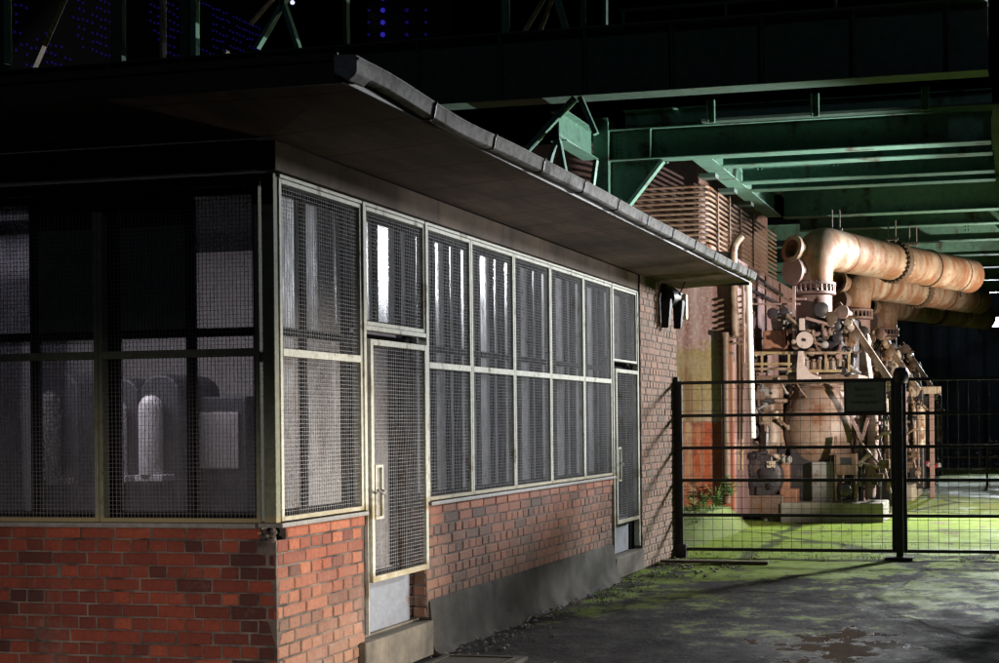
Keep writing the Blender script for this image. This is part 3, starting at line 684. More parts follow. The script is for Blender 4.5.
# notice
p0 = at(845, 412, GY-.03); p1 = at(885, 381, GY-.03)
s = thing('notice_sign', 'small dark green notice with three lines on the gate', 'sign', (p0.x, GY-.03, p0.z))
m = MB(); m.box((p0.x, GY-.036, p0.z), (p1.x, GY-.026, p1.z)); m.build('plate', M['sign'], s, .003)
m = MB(); rect(m, lambda a, z, d: (a, GY-.036-d, z), p0.x-.012, p1.x+.012, p0.z-.012, p1.z+.012, .022, -.012, .006); m.build('frame', M['black_iron'], s)
for txt, f in (('Betreten', .74), ('verboten', .53), ('Lebensgefahr', .32)):
    cu = bpy.data.curves.new('lettering', 'FONT'); cu.body = txt; cu.size = .072 if len(txt) < 10 else .068; cu.align_x = 'CENTER'; cu.extrude = .0008
    tmp = bpy.data.objects.new('tmp', cu); COL.objects.link(tmp)
    dg = bpy.context.evaluated_depsgraph_get(); me = bpy.data.meshes.new_from_object(tmp.evaluated_get(dg)); bpy.data.objects.remove(tmp)
    me.transform(Matrix.Rotation(R(90), 4, 'X')); me.materials.clear(); me.materials.append(M['ink'])
    o = bpy.data.objects.new('lettering', me); COL.objects.link(o); o.parent = s
    o.location = ((p1.x-p0.x)/2, -.0082, (p1.z-p0.z)*f-.02)

# ------------------------------------------------------------------ stained tank with pipe coils
TY, TX = 20.2, -4.70
tank = thing('stained_tank', 'tall rust stained steel tank with ochre and red paint bands', 'tank', (TX, TY, .2))
m = MB(); m.box((-9.5, TY, .1), (TX, 26.5, 4.50)); m.build('shell', M['tank'], tank, .03)
m = MB(); m.box((-9.5, TY+.35, 4.502), (TX-.66, 26.4, 6.6)); m.build('upper_shell', M['mauve'], tank, .03)
m = MB()
for z in (1.2, 2.35, 3.25, 4.2): m.box((TX+.001, TY+.1, z), (TX+.02, 26.4, z+.03))
for y in (21.4, 22.8, 24.2): m.box((TX+.001, y, .3), (TX+.03, y+.06, 4.45))
m.build('rib', M['brown'], tank)
def coil(x0, x1, y, zb, zt, n, xs, ye):
    c = thing('pipe_coil', 'stack of rusty cooling pipes wrapping the top of the stained tank', 'pipe coil', (x1, y, zb))
    for i in range(n):
        z = zb+(zt-zb)*i/(n-1); r = .023
        m = MB(); m.tube([(x0, y, z), (x1-.16, y, z), (x1-.05, y+.03, z), (x1-.012, y+.10, z), (x1, y+.22, z), (x1, ye, z-.0)], r, 8); m.build('pipe', M['rustbar'], c)
    for (x, yy) in ((x0+.45, y-.045), (x0+1.1, y-.045)):
        m = MB(); m.box((x-.02, yy-.02, zb-.12), (x+.03, yy+.01, zt+.06)); m.build('clamp', M['rustbar'], c)
    for yy in (y+.5, y+1.35, y+2.2, y+3.3):
        m = MB(); m.box((x1+.034, yy-.02, zb-.12), (x1+.062, yy+.03, zt+.06)); m.build('clamp', M['rustbar'], c)
    m = MB(); m.bar((x0, y-.02, zb-.1), (x1, y-.02, zb-.1), .05, .06); m.bar((x1, y, zb-.1), (x1, ye, zb-.1), .05, .06); m.build('shelf', M['orange'], c)
coil(-7.4, -5.03, 19.85, 4.72, 5.60, 11, 0, 25.6)
# sagging pipes and hangers under the coil
m = MB()
m.tube([(-6.6, 20.1, 4.80), (-5.6, 20.08, 4.62), (-4.72, 20.1, 4.50)], .035, 8); m.tube([(-6.6, 20.06, 4.70), (-5.4, 20.06, 4.50), (-4.62, 20.12, 4.38), (-4.60, 20.6, 4.34), (-4.60, 24, 4.2)], .03, 8)
m.tube([(-4.62, 20.3, 4.05), (-4.62, 24.2, 4.0)], .03, 8)
tag(m.build('cable_pipe', M['dark']), 'dark sagging pipes strung below the rusty coil', 'pipe')
p = at(732.5, 250, 20.05); a = at(736, 241, 20.05); 
m = MB(); x = p.x
m.tube([(x+.13, 20.16, a.z+.10), (x+.08, 20.13, a.z+.04), (x+.03, 20.11, a.z-.04), (x, 20.10, a.z-.14), (x, 20.10, 3.9), (x+.01, 20.10, 3.5), (x+.01, 20.10, 3.15)], .068, 14)
dp = m.build('downpipe', M['buff']); tag(dp, 'buff downpipe with a bend hugging the tank corner', 'pipe')
# rusty standpipe in front of the tank
p0 = at(727, 497, 20.12); p1 = at(727, 335, 20.12)
sp = thing('standpipe', 'brown rusty standpipe rising in front of the red tank band', 'pipe', (p0.x, 20.12, p0.z))
m = MB(); m.cyl((p0.x, 20.12, p0.z-.1), (p0.x, 20.12, p1.z), .062, 14); m.build('pipe', M['brown'], sp)
m = MB(); m.lathe((p0.x, 20.12, p1.z-.03), (0, 0, 1), [(0, .085), (.07, .085), (.075, .05)], 14); m.box((p0.x-.12, 20.16, p1.z-.32), (p0.x+.12, 20.19, p1.z-.28)); m.build('flange', M['brown'], sp)
# cage ladder-like rack of short bars
p0 = at(716, 345, 20.0); p1 = at(745, 298, 20.0)
lad = thing('bar_rack', 'rack of short rusty bars behind the buff downpipe', 'rack', (p0.x, 20.0, p0.z))
for i in range(9):
    z = p0.z+(p1.z-p0.z)*i/8; m = MB(); m.bar((p0.x, 20.15, z-.02), (p1.x-.04, 20.13, z+.06), .03, .03); m.build('rung', M['rustbar'], lad)
m = MB(); m.box((p1.x-.08, 20.1, p0.z-.3), (p1.x-.04, 20.14, p1.z+.5)); m.build('stile', M['rustbar'], lad)
# white pipe
p1 = at(748.5, 283, 20.3); p0 = at(753, 438, 20.3)
m = MB(); m.cyl(p0, p1, .05, 12)
tag(m.build('white_pipe', M['white']), 'white pipe standing just beyond the end of the gutter', 'pipe')
# yellow conduits next to it
m = MB()
for du, r in ((738, .018), (742, .024)):
    q0 = at(du, 470, 20.45); q1 = at(du, 345, 20.45); m.cyl(q0, q1, r, 8)
tag(m.build('conduit', M['ochre']), 'pair of thin yellow conduits left of the white pipe', 'conduit')

# ------------------------------------------------------------------ blowing engines: one built, two copied
EX, EY0 = -3.67, 22.2
def engine():
    e = thing('blowing_engine', 'nearest rusty blowing engine, in full view behind the gate', 'machine', (EX, EY0, 0), 'blowing engines in a row')
    def L(u, v, dy=0.0):                       # drawing position of the nearest engine, as an offset in metres
        q = at(u, v, EY0+dy); return q
    def part(name, mb, mat, par=None, bv=0.0): return mb.build(name, M[mat], par or e, bv)
    # concrete base
    m = MB(); a = L(780, 513, -1.0); b = L(866, 503, -1.0); m.box((a.x, EY0-1.0, -.03), (b.x+.3, EY0+1.6, b.z)); m.box((a.x-.35, EY0-.75, -.03), (a.x, EY0+1.2, .42)); part('base', m, 'concrete', bv=.03)
    # pressure vessel
    c = L(824, 420, 0); 
    m = MB(); m.lathe((c.x, EY0, 0), (0, 0, 1), [(.80, .02), (.81, .2), (.86, .36), (.95, .50), (1.08, .62), (1.25, .71), (1.45, .755), (1.65, .76), (1.85, .73), (2.05, .66), (2.2, .57), (2.3, .52), (2.56, .50), (2.57, .3)], 36); ves = part('vessel', m, 'vessel')
    m = MB(); m.lathe((c.x, EY0, 2.28), (0, 0, 1), [(0, .58), (.07, .58)], 36); 
    part('seam', m, 'buff', ves)
    m = MB(); q = L(836, 385, -.74); m.bar(q, L(862, 440, -.80), .05, .12, (0, 1, 0)); m.bar(L(862, 440, -.80), L(868, 418, -.78), .05, .06, (0, 1, 0)); part('strut', m, 'mauve')
    # pedestal and dark column
    m = MB(); a = L(812, 503, -.75); b = L(834, 462, -.75); m.box((a.x, EY0-.75, .2), (b.x, EY0+.3, b.z)); part('pedestal', m, 'grey', bv=.02)
    m = MB(); a = L(791, 498, -.55); b = L(811, 455, -.55); m.box((a.x, EY0-.55, .2), (b.x, EY0+.3, b.z+.1)); part('column', m, 'dark')
    m = MB(); a = L(788, 503, -.8); b = L(797, 489, -.8); m.box((a.x-.15, EY0-.8, .2), (b.x, EY0-.4, b.z)); a = L(781, 500, -.7); b = L(790, 458, -.7); m.box((a.x-.05, EY0-.7, .2), (b.x-.02, EY0-.3, b.z)); part('block', m, 'orange', bv=.02)
    # side valve: vertical drum with flanges
    c = L(771, 420, -.4); 
    m = MB(); m.lathe((c.x, EY0-.4, 1.05), (0, 0, 1), [(0, .1), (.02, .24), (.2, .27), (.45, .22), (1.0, .22), (1.02, .30), (1.08, .30), (1.1, .22), (1.35, .24), (1.37, .31), (1.42, .31), (1.45, .1)], 24); vd = part('valve_drum', m, 'buff')
    m = MB(); m.cyl((c.x-.1, EY0-.65, 1.83), (c.x+.18, EY0-.72, 1.85), .075, 12); m.lathe((c.x-.3, EY0-.66, 1.83), (1, 0, 0), [(0, .06), (.02, .13), (.1, .13), (.12, .06)], 14); part('nozzle', m, 'cream', vd)
    m = MB()
    for z, r in ((1.95, .10), (1.55, .13), (2.2, .08), (1.3, .09)): m.lathe((c.x-.32, EY0-.5, z), (.2, -1, .1), [(0, r), (.1, r*1.1), (.16, r*.6)], 12)
    m.tube([(c.x-.12, EY0-.5, 2.3), (c.x-.2, EY0-.6, 2.0), (c.x-.02, EY0-.66, 1.6), (c.x-.05, EY0-.62, 1.2)], .05, 8); part('hose', m, 'dark', vd)
    # motor with grille
    c = L(764, 476, -.55)
    m = MB(); m.lathe((c.x, EY0-.95, c.z), (0, 1, 0), [(0, .30), (.04, .38), (.12, .40), (.7, .40), (.8, .3)], 28); mo_ = part('motor', m, 'dark')
    m = MB()
    for k in range(3):
        a = 2*math.pi*k/3+.5; m.bar((c.x+.06*math.cos(a), EY0-.975, c.z+.06*math.sin(a)), (c.x+.31*math.cos(a), EY0-.965, c.z+.31*math.sin(a)), .07, .05, (0, 1, 0))
    for (dx, dz, r) in ((.1, .06, .10), (-.16, .16, .07), (-.12, -.12, .08), (.2, -.16, .06)): m.lathe((c.x+dx, EY0-1.03, c.z+dz), (.2, 1, .1), [(0, r*.3), (.02, r), (.07, r*.9)], 14)
    part('grille', m, 'dark', mo_)
    m = MB(); m.box((c.x-.4, EY0-.95, .1), (c.x+.42, EY0-.2, c.z-.32)); part('foot', m, 'brown', mo_, .02)
    # gauge box and pipes at the right
    a = L(836, 475, -.95); b = L(856, 454, -.95)
    m = MB(); m.box((a.x, EY0-.95, a.z), (b.x, EY0-.6, b.z)); m.box((a.x+.30, EY0-.93, .25), (a.x+.35, EY0-.8, a.z)); m.box((a.x-.03, EY0-.93, .25), (a.x+.01, EY0-.8, b.z+.30)); gb = part('gauge_box', m, 'brown', bv=.01)
    m = MB(); m.box((a.x+.08, EY0-.957, a.z+.17), (b.x-.07, EY0-.952, b.z-.06)); part('glass', m, 'cab_dark', gb)
    c = L(846, 490, -.9); m = MB(); m.lathe((c.x, EY0-1.02, c.z), (0, 1, 0), [(0, .03), (.02, .1), (.08, .135), (.2, .12), (.28, .05)], 18); part('valve', m, 'dark')
    rnd = random.Random(3)
    for i, (u, r, v0, v1, mt) in enumerate(((858, .03, 405, 500, 'mauve'), (863, .055, 440, 502, 'brown'), (867, .03, 412, 500, 'dark'), (873, .10, 385, 498, 'mauve'), (881, .028, 415, 500, 'dark'), (885, .06, 395, 470, 'buff'), (890, .03, 400, 500, 'brown'))):
        p0 = L(u, v0, -.5+.1*(i % 3)); p1 = L(u+rnd.uniform(-3, 3), v1, -.5+.1*(i % 3)); mm = p0.lerp(p1, .5)+Vector((rnd.uniform(-.04, .04), 0, 0))
        m = MB(); m.tube([p0, p0.lerp(p1, .25), mm, p0.lerp(p1, .75), p1], r, 10); m.lathe(p0.lerp(p1, .35), (0, 0, 1), [(0, r*1.5), (.05, r*1.5)], 12); m.lathe(p0.lerp(p1, .7), (0, 0, 1), [(0, r*1.45), (.04, r*1.45)], 12); part('riser_pipe', m, mt)
    for i, (u0, v0, u1, v1, r) in enumerate(((856, 436, 884, 470, .022), (858, 462, 890, 465, .02), (874, 440, 891, 494, .022), (856, 480, 866, 462, .016))):
        m = MB(); p0 = L(u0, v0, -.72); p1 = L(u1, v1, -.7); m.tube([p0, p0.lerp(p1, .5)+Vector((.05, -.05, -.06)), p1], r, 8); part('cross_pipe', m, ('buff', 'cream', 'mauve', 'dark')[i])
    # deck frame at mid height
    for (u0, u1, v, mt) in ((745, 792, 353, 'ochre'), (745, 792, 364, 'ochre'), (745, 800, 369, 'buff'), (788, 850, 353, 'buff'), (788, 850, 371, 'ochre')):
        m = MB(); p0 = L(u0, v, -1.0); p1 = L(u1, v, -1.0); m.bar(p0, p1, .05, .045); part('deck_rail', m, mt)
    for u in (762, 789, 804, 826, 849): m = MB(); p0 = L(u, 372, -1.0); p1 = L(u, 352, -1.0); m.bar(p0, p1, .035, .035); part('deck_post', m, 'ochre')
    m = MB(); p0 = L(756, 384, -.95); p1 = L(858, 374, -.95); m.box((p0.x, EY0-.95, p0.z), (p1.x, EY0+.9, p1.z)); part('deck', m, 'brown', bv=.01)
    m = MB()
    for k in range(9): q = L(794+k*6.5, 362+rnd.uniform(-3, 4), -.9); m.lathe(q, (0, 0, 1), [(-.12, .05), (.05, .06), (.06, .03), (.1, .03)], 8)
    part('tap', m, 'brown')
    m = MB(); p0 = L(763, 352, -.6); p1 = L(786, 330, -.6); m.box((p0.x, EY0-.6, p0.z), (p1.x-.06, EY0-.1, p1.z)); m.box((p1.x-.058, EY0-.62, p0.z-.02), (p1.x, EY0-.1, p1.z+.02)); part('oil_box', m, 'orange', bv=.02)
    c = L(780, 322, -.3); m = MB(); m.lathe((c.x, EY0-.3, c.z-.22), (0, 0, 1), [(0, .04), (.05, .13), (.25, .17), (.4, .13), (.44, .05)], 16); part('oil_pot', m, 'grey')
    # governor: pale disc on its arm and boot-shaped bracket
    c = L(804.5, 340, -1.1); m = MB(); m.lathe((c.x, EY0-1.1, c.z), (0, 1, 0), [(0, .02), (.001, .145), (.05, .145), (.052, .02)], 28); ds = part('disc', m, 'disc')
    m = MB(); m.cyl((c.x, EY0-1.13, c.z), (c.x, EY0-.7, c.z), .03, 10); part('hub', m, 'dark', ds)
    m = MB(); m.box((c.x-.10, EY0-1.06, c.z+.17), (c.x-.005, EY0-1.0, c.z+.38)); part('arm', m, 'disc', bv=.01)
    poly = [L(u, v, -1.12) for (u, v) in ((796.5, 380), (796.5, 368), (798, 351), (803, 351), (804, 365), (810, 373), (820, 377), (820, 380))]
    m = MB(); m.prism(poly, (0, .12, 0)); part('bracket', m, 'disc', bv=.01)
    # dark crosshead block under the riser
    c = L(816, 335, -.2)
    m = MB(); m.lathe((c.x+.12, EY0-.7, c.z-.02), (0, 1, 0), [(0, .2), (.05, .3), (.9, .32), (1.0, .2)], 22); m.box((c.x-.25, EY0-.3, c.z-.45), (c.x+.55, EY0+.5, c.z+.3)); 
    m.lathe((c.x+.42, EY0-.8, c.z+.16), (0, 1, 0), [(0, .1), (.03, .15), (.5, .17)], 16); m.lathe((c.x+.40, EY0-.75, c.z-.22), (0, 1, 0), [(0, .08), (.03, .13), (.5, .14)], 16); part('crosshead', m, 'dark', bv=.01)
    m = MB(); m.bar(L(806, 318, -.9), L(834, 326, -.9), .06, .05); m.bar(L(790, 299, -.8), L(806, 299, -.8), .04, .035); m.bar(L(745, 304, -.7), L(800, 304, -.7), .035, .03); m.bar(L(794, 345, -.9), L(794, 286, -.9), .05, .04); part('lever', m, 'mauve')
    for i, (u, v, r, mt) in enumerate(((848, 323, .07, 'cream'), (826, 345, .06, 'grey'), (838, 338, .09, 'dark'), (831, 318, .11, 'brown'), (842, 312, .12, 'mauve'), (784, 312, .09, 'dark'), (772, 314, .10, 'dark'), (855, 336, .1, 'brown'), (822, 310, .13, 'dark'), (790, 320, .06, 'grey'), (812, 352, .07, 'brown'), (838, 356, .08, 'brown'))):
        c = L(u, v, -.85); m = MB(); m.lathe((c.x, EY0-.9, c.z), (rnd.uniform(-.3, .3), 1, rnd.uniform(-.2, .2)), [(0, r*.4), (.02, r), (.07, r), (.09, r*.5), (.35, r*.5)], 16); part('fitting', m, mt)
    # long pale diagonal beam and the cream yoke at the back
    m = MB(); m.bar(L(838, 304, -.55), L(892, 384, -.8), .12, .14, (0, 1, 0)); part('beam', m, 'buff', bv=.015)
    yk = [Vector((EX+.10, EY0+.5, 2.42)), Vector((EX+.22, EY0+.5, 2.75)), Vector((EX+.22, EY0+.5, 3.1)), Vector((EX+.02, EY0+.5, 3.42)), Vector((EX+.30, EY0+.5, 3.36)), Vector((EX+.86, EY0+.5, 3.12)), Vector((EX+.95, EY0+.5, 2.42))]
    m = MB(); m.prism(yk, (0, .5, 0)); part('yoke', m, 'cream', bv=.03)
    for (dx, dz, r) in ((.62, 3.28, .10), (.42, 3.5, .16), (.85, 3.15, .09), (.3, 3.62, .12)): m = MB(); m.lathe((EX+dx, EY0+.6, dz-.05), (.2, -.4, 1), [(0, r), (.1, r*1.05), (.2, r*.5), (.24, r*.2)], 14); part('cup', m, 'cream')
    c = Vector((EX+1.32, EY0-.5, 2.36)); m = MB(); m.lathe(c, (0, 1, 0), [(0, .02), (.001, .13), (.04, .13), (.041, .02)], 22); m.cyl(c+Vector((0, -.05, 0)), c+Vector((0, .4, 0)), .03, 8); part('handwheel', m, 'cream')
    m = MB(); m.lathe((EX+1.42, EY0-.1, 1.1), (0, 0, 1), [(0, .08), (.02, .12), (.95, .12), (.97, .08)], 18); part('cylinder', m, 'cream')
    # discharge pipe: riser, bolted flange, elbow, long run to the rear right
    dirp = Vector((math.sin(R(25)), math.cos(R(25)), 0)); rp = .37; zc = 4.84
    path = [Vector((EX, EY0, z)) for z in (3.45, 4.0)]
    path = [Vector((EX, EY0, 4.22)), Vector((EX, EY0, 4.45))]
    for k in range(1, 9):
        a = math.pi/2*k/8; rb = .42; path.append(Vector((EX, EY0, 4.45)) + dirp*(rb*(1-math.cos(a))) + UP*(rb*math.sin(a)))
    end = path[-1]
    for q in (1.0, 2.2, 3.6, 5.0, 5.6): path.append(end+dirp*q)
    m = MB(); m.tube(path, [.335, .35]+[rp+.02]*8+[rp]*5, 36); dpipe = part('discharge_pipe', m, 'pipe')
    m = MB()
    m.lathe((EX, EY0, 3.42), (0, 0, 1), [(0, .32), (.02, .325), (.56, .325)], 32); part('riser', m, 'mauve')
    m = MB()
    for z in (4.0, 4.17): m.lathe((EX, EY0, z), (0, 0, 1), [(0, .33), (.001, .395), (.045, .395), (.046, .33)], 36)
    for k in range(24):
        a = 2*math.pi*k/24; m.cyl((EX+.37*math.cos(a), EY0+.37*math.sin(a), 4.0), (EX+.37*math.cos(a), EY0+.37*math.sin(a), 4.22), .02, 6)
    part('flange', m, 'mauve', dpipe)
    for q, r, t in ((.55, rp+.014, .03), (2.3, rp+.06, .16), (3.7, rp+.02, .04), (5.0, rp+.014, .03)):
        m = MB(); m.lathe(end+dirp*q, dirp, [(0, rp), (.001, r), (t, r), (t+.001, rp)], 36)
        if t > .1:
            for k in range(28):
                a = 2*math.pi*k/28; sd = dirp.cross(UP); o_ = end+dirp*(q-.04)+sd*((rp+.038)*math.cos(a))+UP*((rp+.038)*math.sin(a)); m.cyl(o_, o_+dirp*.24, .018, 6)
        part('joint_ring', m, 'brown', dpipe)
    fd = Vector((-.55, -.80, .18)).normalized()
    m = MB(); c = Vector((EX-.10, EY0-.05, 4.72)); m.lathe(c, fd, [(0, .2), (.36, .2), (.361, .25), (.42, .25), (.421, .17), (.30, .165), (.12, .16)], 24); part('nozzle', m, 'pipe', dpipe)
    m = MB(); c = Vector((EX-.14, EY0-.12, 4.42)); m.lathe(c, (-.55, -.83, -.05), [(0, .2), (.28, .21), (.285, .25), (.34, .25), (.345, .02)], 26); part('blank_cap', m, 'mauve', dpipe)
    m = MB(); c = end+dirp*.1+UP*(-rp)
    m.cyl(c+UP*.02, c-UP*.10, .03, 8); part('drain_plug', m, 'dark', dpipe)
    m = MB(); c = end+dirp*5.2-UP*rp; m.cyl(c+UP*.02, c-UP*.12, .03, 8); part('drain_plug', m, 'dark', dpipe)
    # dark backing added so gaps look shaded, and the clutter of valves, flanges and brackets on it
    m = MB(); m.box((EX-.62, EY0-.25, 2.5), (EX+.75, EY0+.45, 3.55)); m.box((EX-1.25, EY0-.1, .2), (EX-.5, EY0+.5, 2.45)); m.box((EX+.55, EY0-.05, .2), (EX+1.5, EY0+.5, 2.4)); part('frame', m, 'dark', bv=.03)
    for i in range(72):
        zone = i % 4
        u, v = ((rnd.uniform(786, 852), rnd.uniform(308, 350)), (rnd.uniform(748, 786), rnd.uniform(385, 470)), (rnd.uniform(856, 894), rnd.uniform(385, 498)), (rnd.uniform(752, 860), rnd.uniform(352, 384)))[zone]
        dy = rnd.uniform(-1.0, -.45); c = L(u, v, dy); r = rnd.uniform(.028, .085); ax = Vector((rnd.uniform(-.9, .9), -1 if rnd.random() < .6 else -.2, rnd.uniform(-.8, .8)))
        m = MB(); kind = i % 3
        if kind == 0: m.lathe(c, ax, [(-.3, r*.5), (-.02, r*.5), (0, r), (.035, r), (.04, r*.55), (.10, r*.55), (.105, r*.9), (.13, r*.9), (.135, r*.3)], 12)
        elif kind == 1:
            m.box(c-Vector((r*1.2, .02, r)), c+Vector((r*1.2, .12, r*.9))); m.cyl(c+Vector((0, -.05, r*.2)), c+Vector((0, .02, r*.2)), r*.5, 10); m.bar(c+Vector((0, .05, -r*2.4)), c+Vector((0, .05, r*2.2)), r*.4, r*.4)
        else:
            q = c+Vector((rnd.uniform(-.3, .3), rnd.uniform(-.05, .15), rnd.uniform(-.35, .1))); m.tube([c, c+Vector((0, -.07, 0)), c.lerp(q, .5)+Vector((0, -.09, rnd.uniform(-.08, .04))), q+Vector((0, -.05, 0)), q], r*.32, 8); m.lathe(c, (0, -1, 0), [(-.04, r*.5), (0, r*.6), (.03, r*.6)], 10); m.lathe(q, (0, -1, 0), [(-.04, r*.5), (0, r*.6), (.03, r*.6)], 10)
        part('fitting', m, rnd.choice(['dark', 'brown', 'buff', 'mauve', 'grey', 'brown', 'dark', 'cream']))
    # spread the mass of small hoses and brackets round the middle
    for i in range(10):
        u = rnd.uniform(785, 850); v = rnd.uniform(318, 352); p0 = L(u, v, -.95); p1 = L(u+rnd.uniform(-14, 14), v+rnd.uniform(-12, 12), -.85)
        m = MB(); m.tube([p0, p0.lerp(p1, .5)+Vector((0, -.04, rnd.uniform(-.08, .08))), p1], rnd.uniform(.015, .03), 7); part('hose', m, rnd.choice(['dark', 'brown', 'buff', 'dark']))
    return e
eng = engine()
for i, (dy, lab) in enumerate(((5.7, 'middle rusty blowing engine, partly hidden behind the nearest one'), (11.7, 'farthest rusty blowing engine, fading into the dark at the end of the row'))):
    c = copy_tree(eng); c.location = (EX, EY0+dy, 0); c['label'] = lab
# pipe hangers from the bridge
for i, (u, lab) in enumerate(((836, 'hanger clip above the elbow of the nearest pipe'), (892, 'hanger clip above the first bolted ring of the pipe'), (913, 'hanger clip above the second half of the nearest pipe'))):
    yy = (22.7, 24.2, 25.0)[i]; p0 = at(u, 233+i*6, yy)
    h = thing('pipe_hanger', lab, 'hanger', (p0.x, yy, p0.z), 'hangers between bridge and pipe')
    for dx in (-.07, .07):
        m = MB(); m.cyl((p0.x+dx, yy, 5.18), (p0.x+dx, yy, 5.60), .014, 8); m.build('rod', M['grey'], h)
    m = MB(); m.box((p0.x-.12, yy-.03, 5.22), (p0.x+.12, yy+.03, 5.26)); m.build('plate', M['grey'], h)

# pale steel stand right of the engines
p0 = at(932, 442, 28.0); p1 = at(941, 391, 28.0); p2 = at(916, 391, 28.0)
st = thing('steel_stand', 'pale steel post with a crossbar right of the engines', 'stand', (p0.x, 28, 0))
m = MB(); m.box((p0.x-.05, 27.95, -.03), (p0.x+.05, 28.05, p1.z)); m.build('post', M['mauve'], st, .006)
m = MB(); m.box((p2.x, 27.93, p1.z-.06), (p1.x, 28.07, p1.z+.1)); m.build('crossbar', M['cream'], st, .01)
# railing
ry = 33.5
rl = thing('guard_railing', 'rusty pipe railing in the dark beyond the right gate leaf', 'railing', (-2.9, ry, 0))
for z in (.38, .72, 1.05):
    m = MB(); m.cyl((-3.4, ry, z), (4.5, ry, z), .03, 8); m.build('rail', M['brown'], rl)
for x in (-3.3, -2.35, -.95, .45, 1.9, 3.3):
    m = MB(); m.cyl((x, ry, -.03), (x, ry, 1.07), .035, 8); m.build('post', M['brown'], rl)
# barrier tape
p = at(917, 468, 30.5)
m = MB(); pts = [at(u, v, 30.5) for (u, v) in ((906, 461), (911, 467), (917, 472), (921, 463), (926, 462), (931, 467), (941, 465))]
for i in range(len(pts)-1):
    for q in range(3): m.bar(pts[i].lerp(pts[i+1], q/3), pts[i].lerp(pts[i+1], (q+1)/3), .012, .10, t=float((i*3+q) % 2))
tag(m.build('barrier_tape', M['tape']), 'red and white barrier tape looped beside the centre post', 'tape')

# ------------------------------------------------------------------ steel bridge overhead
br = thing('steel_bridge', 'green riveted steel bridge crossing above the yard', 'bridge', (-6.15, 17.8, 0))
def ibeam(m, a, b, h, w, t=.016):             # I-section: a, b are the centre of the bottom flange's underside
    a = Vector(a); b = Vector(b)
    m.bar(a+UP*(t/2), b+UP*(t/2), w, t); m.bar(a+UP*(h-t/2), b+UP*(h-t/2), w, t); m.bar(a+UP*(h/2), b+UP*(h/2), t, h-2*t)
ZB = 5.62; XL, XR = -6.12, -.40
def cross(y, h, x0=-4.45, x1=XR, z=ZB, w=.24, mat='mint', stiff=()):
    m = MB(); ibeam(m, (x0, y, z), (x1, y, z), h, w)
    for xr in (x0+.25, x0+.32, x0+1.5, x0+1.57, x1-1.1, x1-1.03):
        for k in range(max(2, int((h-.1)/.08))): m.lathe((xr, y-.009, z+.06+k*.08), (0, -1, 0), [(0, .018), (.010, .015), (.016, .005)], 8)
    o = m.build('cross_girder', M[mat], br)
    if stiff:
        m = MB()
        for x in stiff: m.box((x-.008, y-w/2, z+.017), (x+.008, y-.009, z+h-.017))
        m.build('stiffener', M[mat], o)
    return o
m = MB(); ibeam(m, (XL+.14, 17.8, ZB), (XR, 17.8, ZB), .46, .26)
for dx in (0, .07):
    for k in range(5): m.lathe((-4.35+dx, 17.8-.009, ZB+.09+k*.065), (0, -1, 0), [(0, .018), (.010, .015), (.016, .005)], 8)
for dx in (.22, .29):
    for k in range(6): m.lathe((XL+dx, 17.8-.009, ZB+.06+k*.065), (0, -1, 0), [(0, .018), (.010, .015), (.016, .005)], 8)
for k in range(14): m.lathe((XL+.2+k*.062, 17.8-.009, ZB-.045), (0, -1, 0), [(0, .018), (.010, .015), (.016, .005)], 8)
m.box((-5.348, 17.67, ZB+.017), (-5.332, 17.791, ZB+.443))
g1 = m.build('cross_girder', M['mint'], br)
cross(18.55, .26); cross(19.9, .36); cross(20.6, .28); cross(23.5, .58, w=.28); cross(25.2, .34)
for y in (27.5, 30, 32.5, 35.5, 39): cross(y, .5, x0=-8., x1=XR+.32)
m = MB(); m.box((-4.7, 18.2, 6.25), (XR+.1, 42, 6.29)); m.build('deck_plate', M['mint_dark'], br)
m = MB(); ibeam(m, (XL+.14, 18.5, 6.12), (XR, 18.5, 6.12), .42, .22); o = m.build('cross_girder', M['mint'], br)
# edge girders
m = MB(); ibeam(m, (-4.62, 17.94, ZB+.002), (-4.62, 23.36, ZB+.002), .44, .30); o = m.build('edge_girder', M['mint'], br)
m = MB()
for y in (18.9, 20.2, 21.5): m.box((-4.92, y, ZB-.07), (-4.66, y+.22, ZB-.005))
m.build('bearing', M['mint_dark'], o)
m = MB(); ibeam(m, (XR+.34, 16.9, ZB-.05), (XR+.34, 42, ZB-.05), 1.0, .30); m.build('edge_girder', M['mint_dark'], br)
m = MB(); ibeam(m, (-6.25, 16.35, ZB+.02), (-6.25, 17.66, ZB+.02), .42, .24); m.build('edge_girder', M['mint'], br)
# big near girder with the rail above it
m = MB(); ibeam(m, (-18, 16.6, 6.27), (XR+.0, 16.6, 6.27), .95, .34, .02); up_g = m.build('main_girder', M['mint_dark'], br)
for k in range(12): x = -.9-k*1.25; m = MB(); m.box((x-.008, 16.43, 6.292), (x+.008, 16.589, 7.19)); m.build('stiffener', M['mint_dark'], up_g)
m = MB(); m.cyl((-5.4, 16.5, 7.42), (XR+2, 16.5, 7.42), .03, 8); 
for x in (-5.35, -3.9, -2.4, -.95): m.cyl((x, 16.5, 7.21), (x, 16.5, 7.42), .025, 8)
m.build('hand_rail', M['mint_dark'], br)
for u in (711, 815, 925):
    p = at(u, 95, 17.1); m = MB()
    for dx in (-.045, .045): m.box((p.x+dx-.012, 17.05, 5.95), (p.x+dx+.012, 17.11, 6.27))
    m.box((p.x-.033, 17.075, 5.95), (p.x+.033, 17.085, 6.27)); m.build('hanger', M['mint'], br)
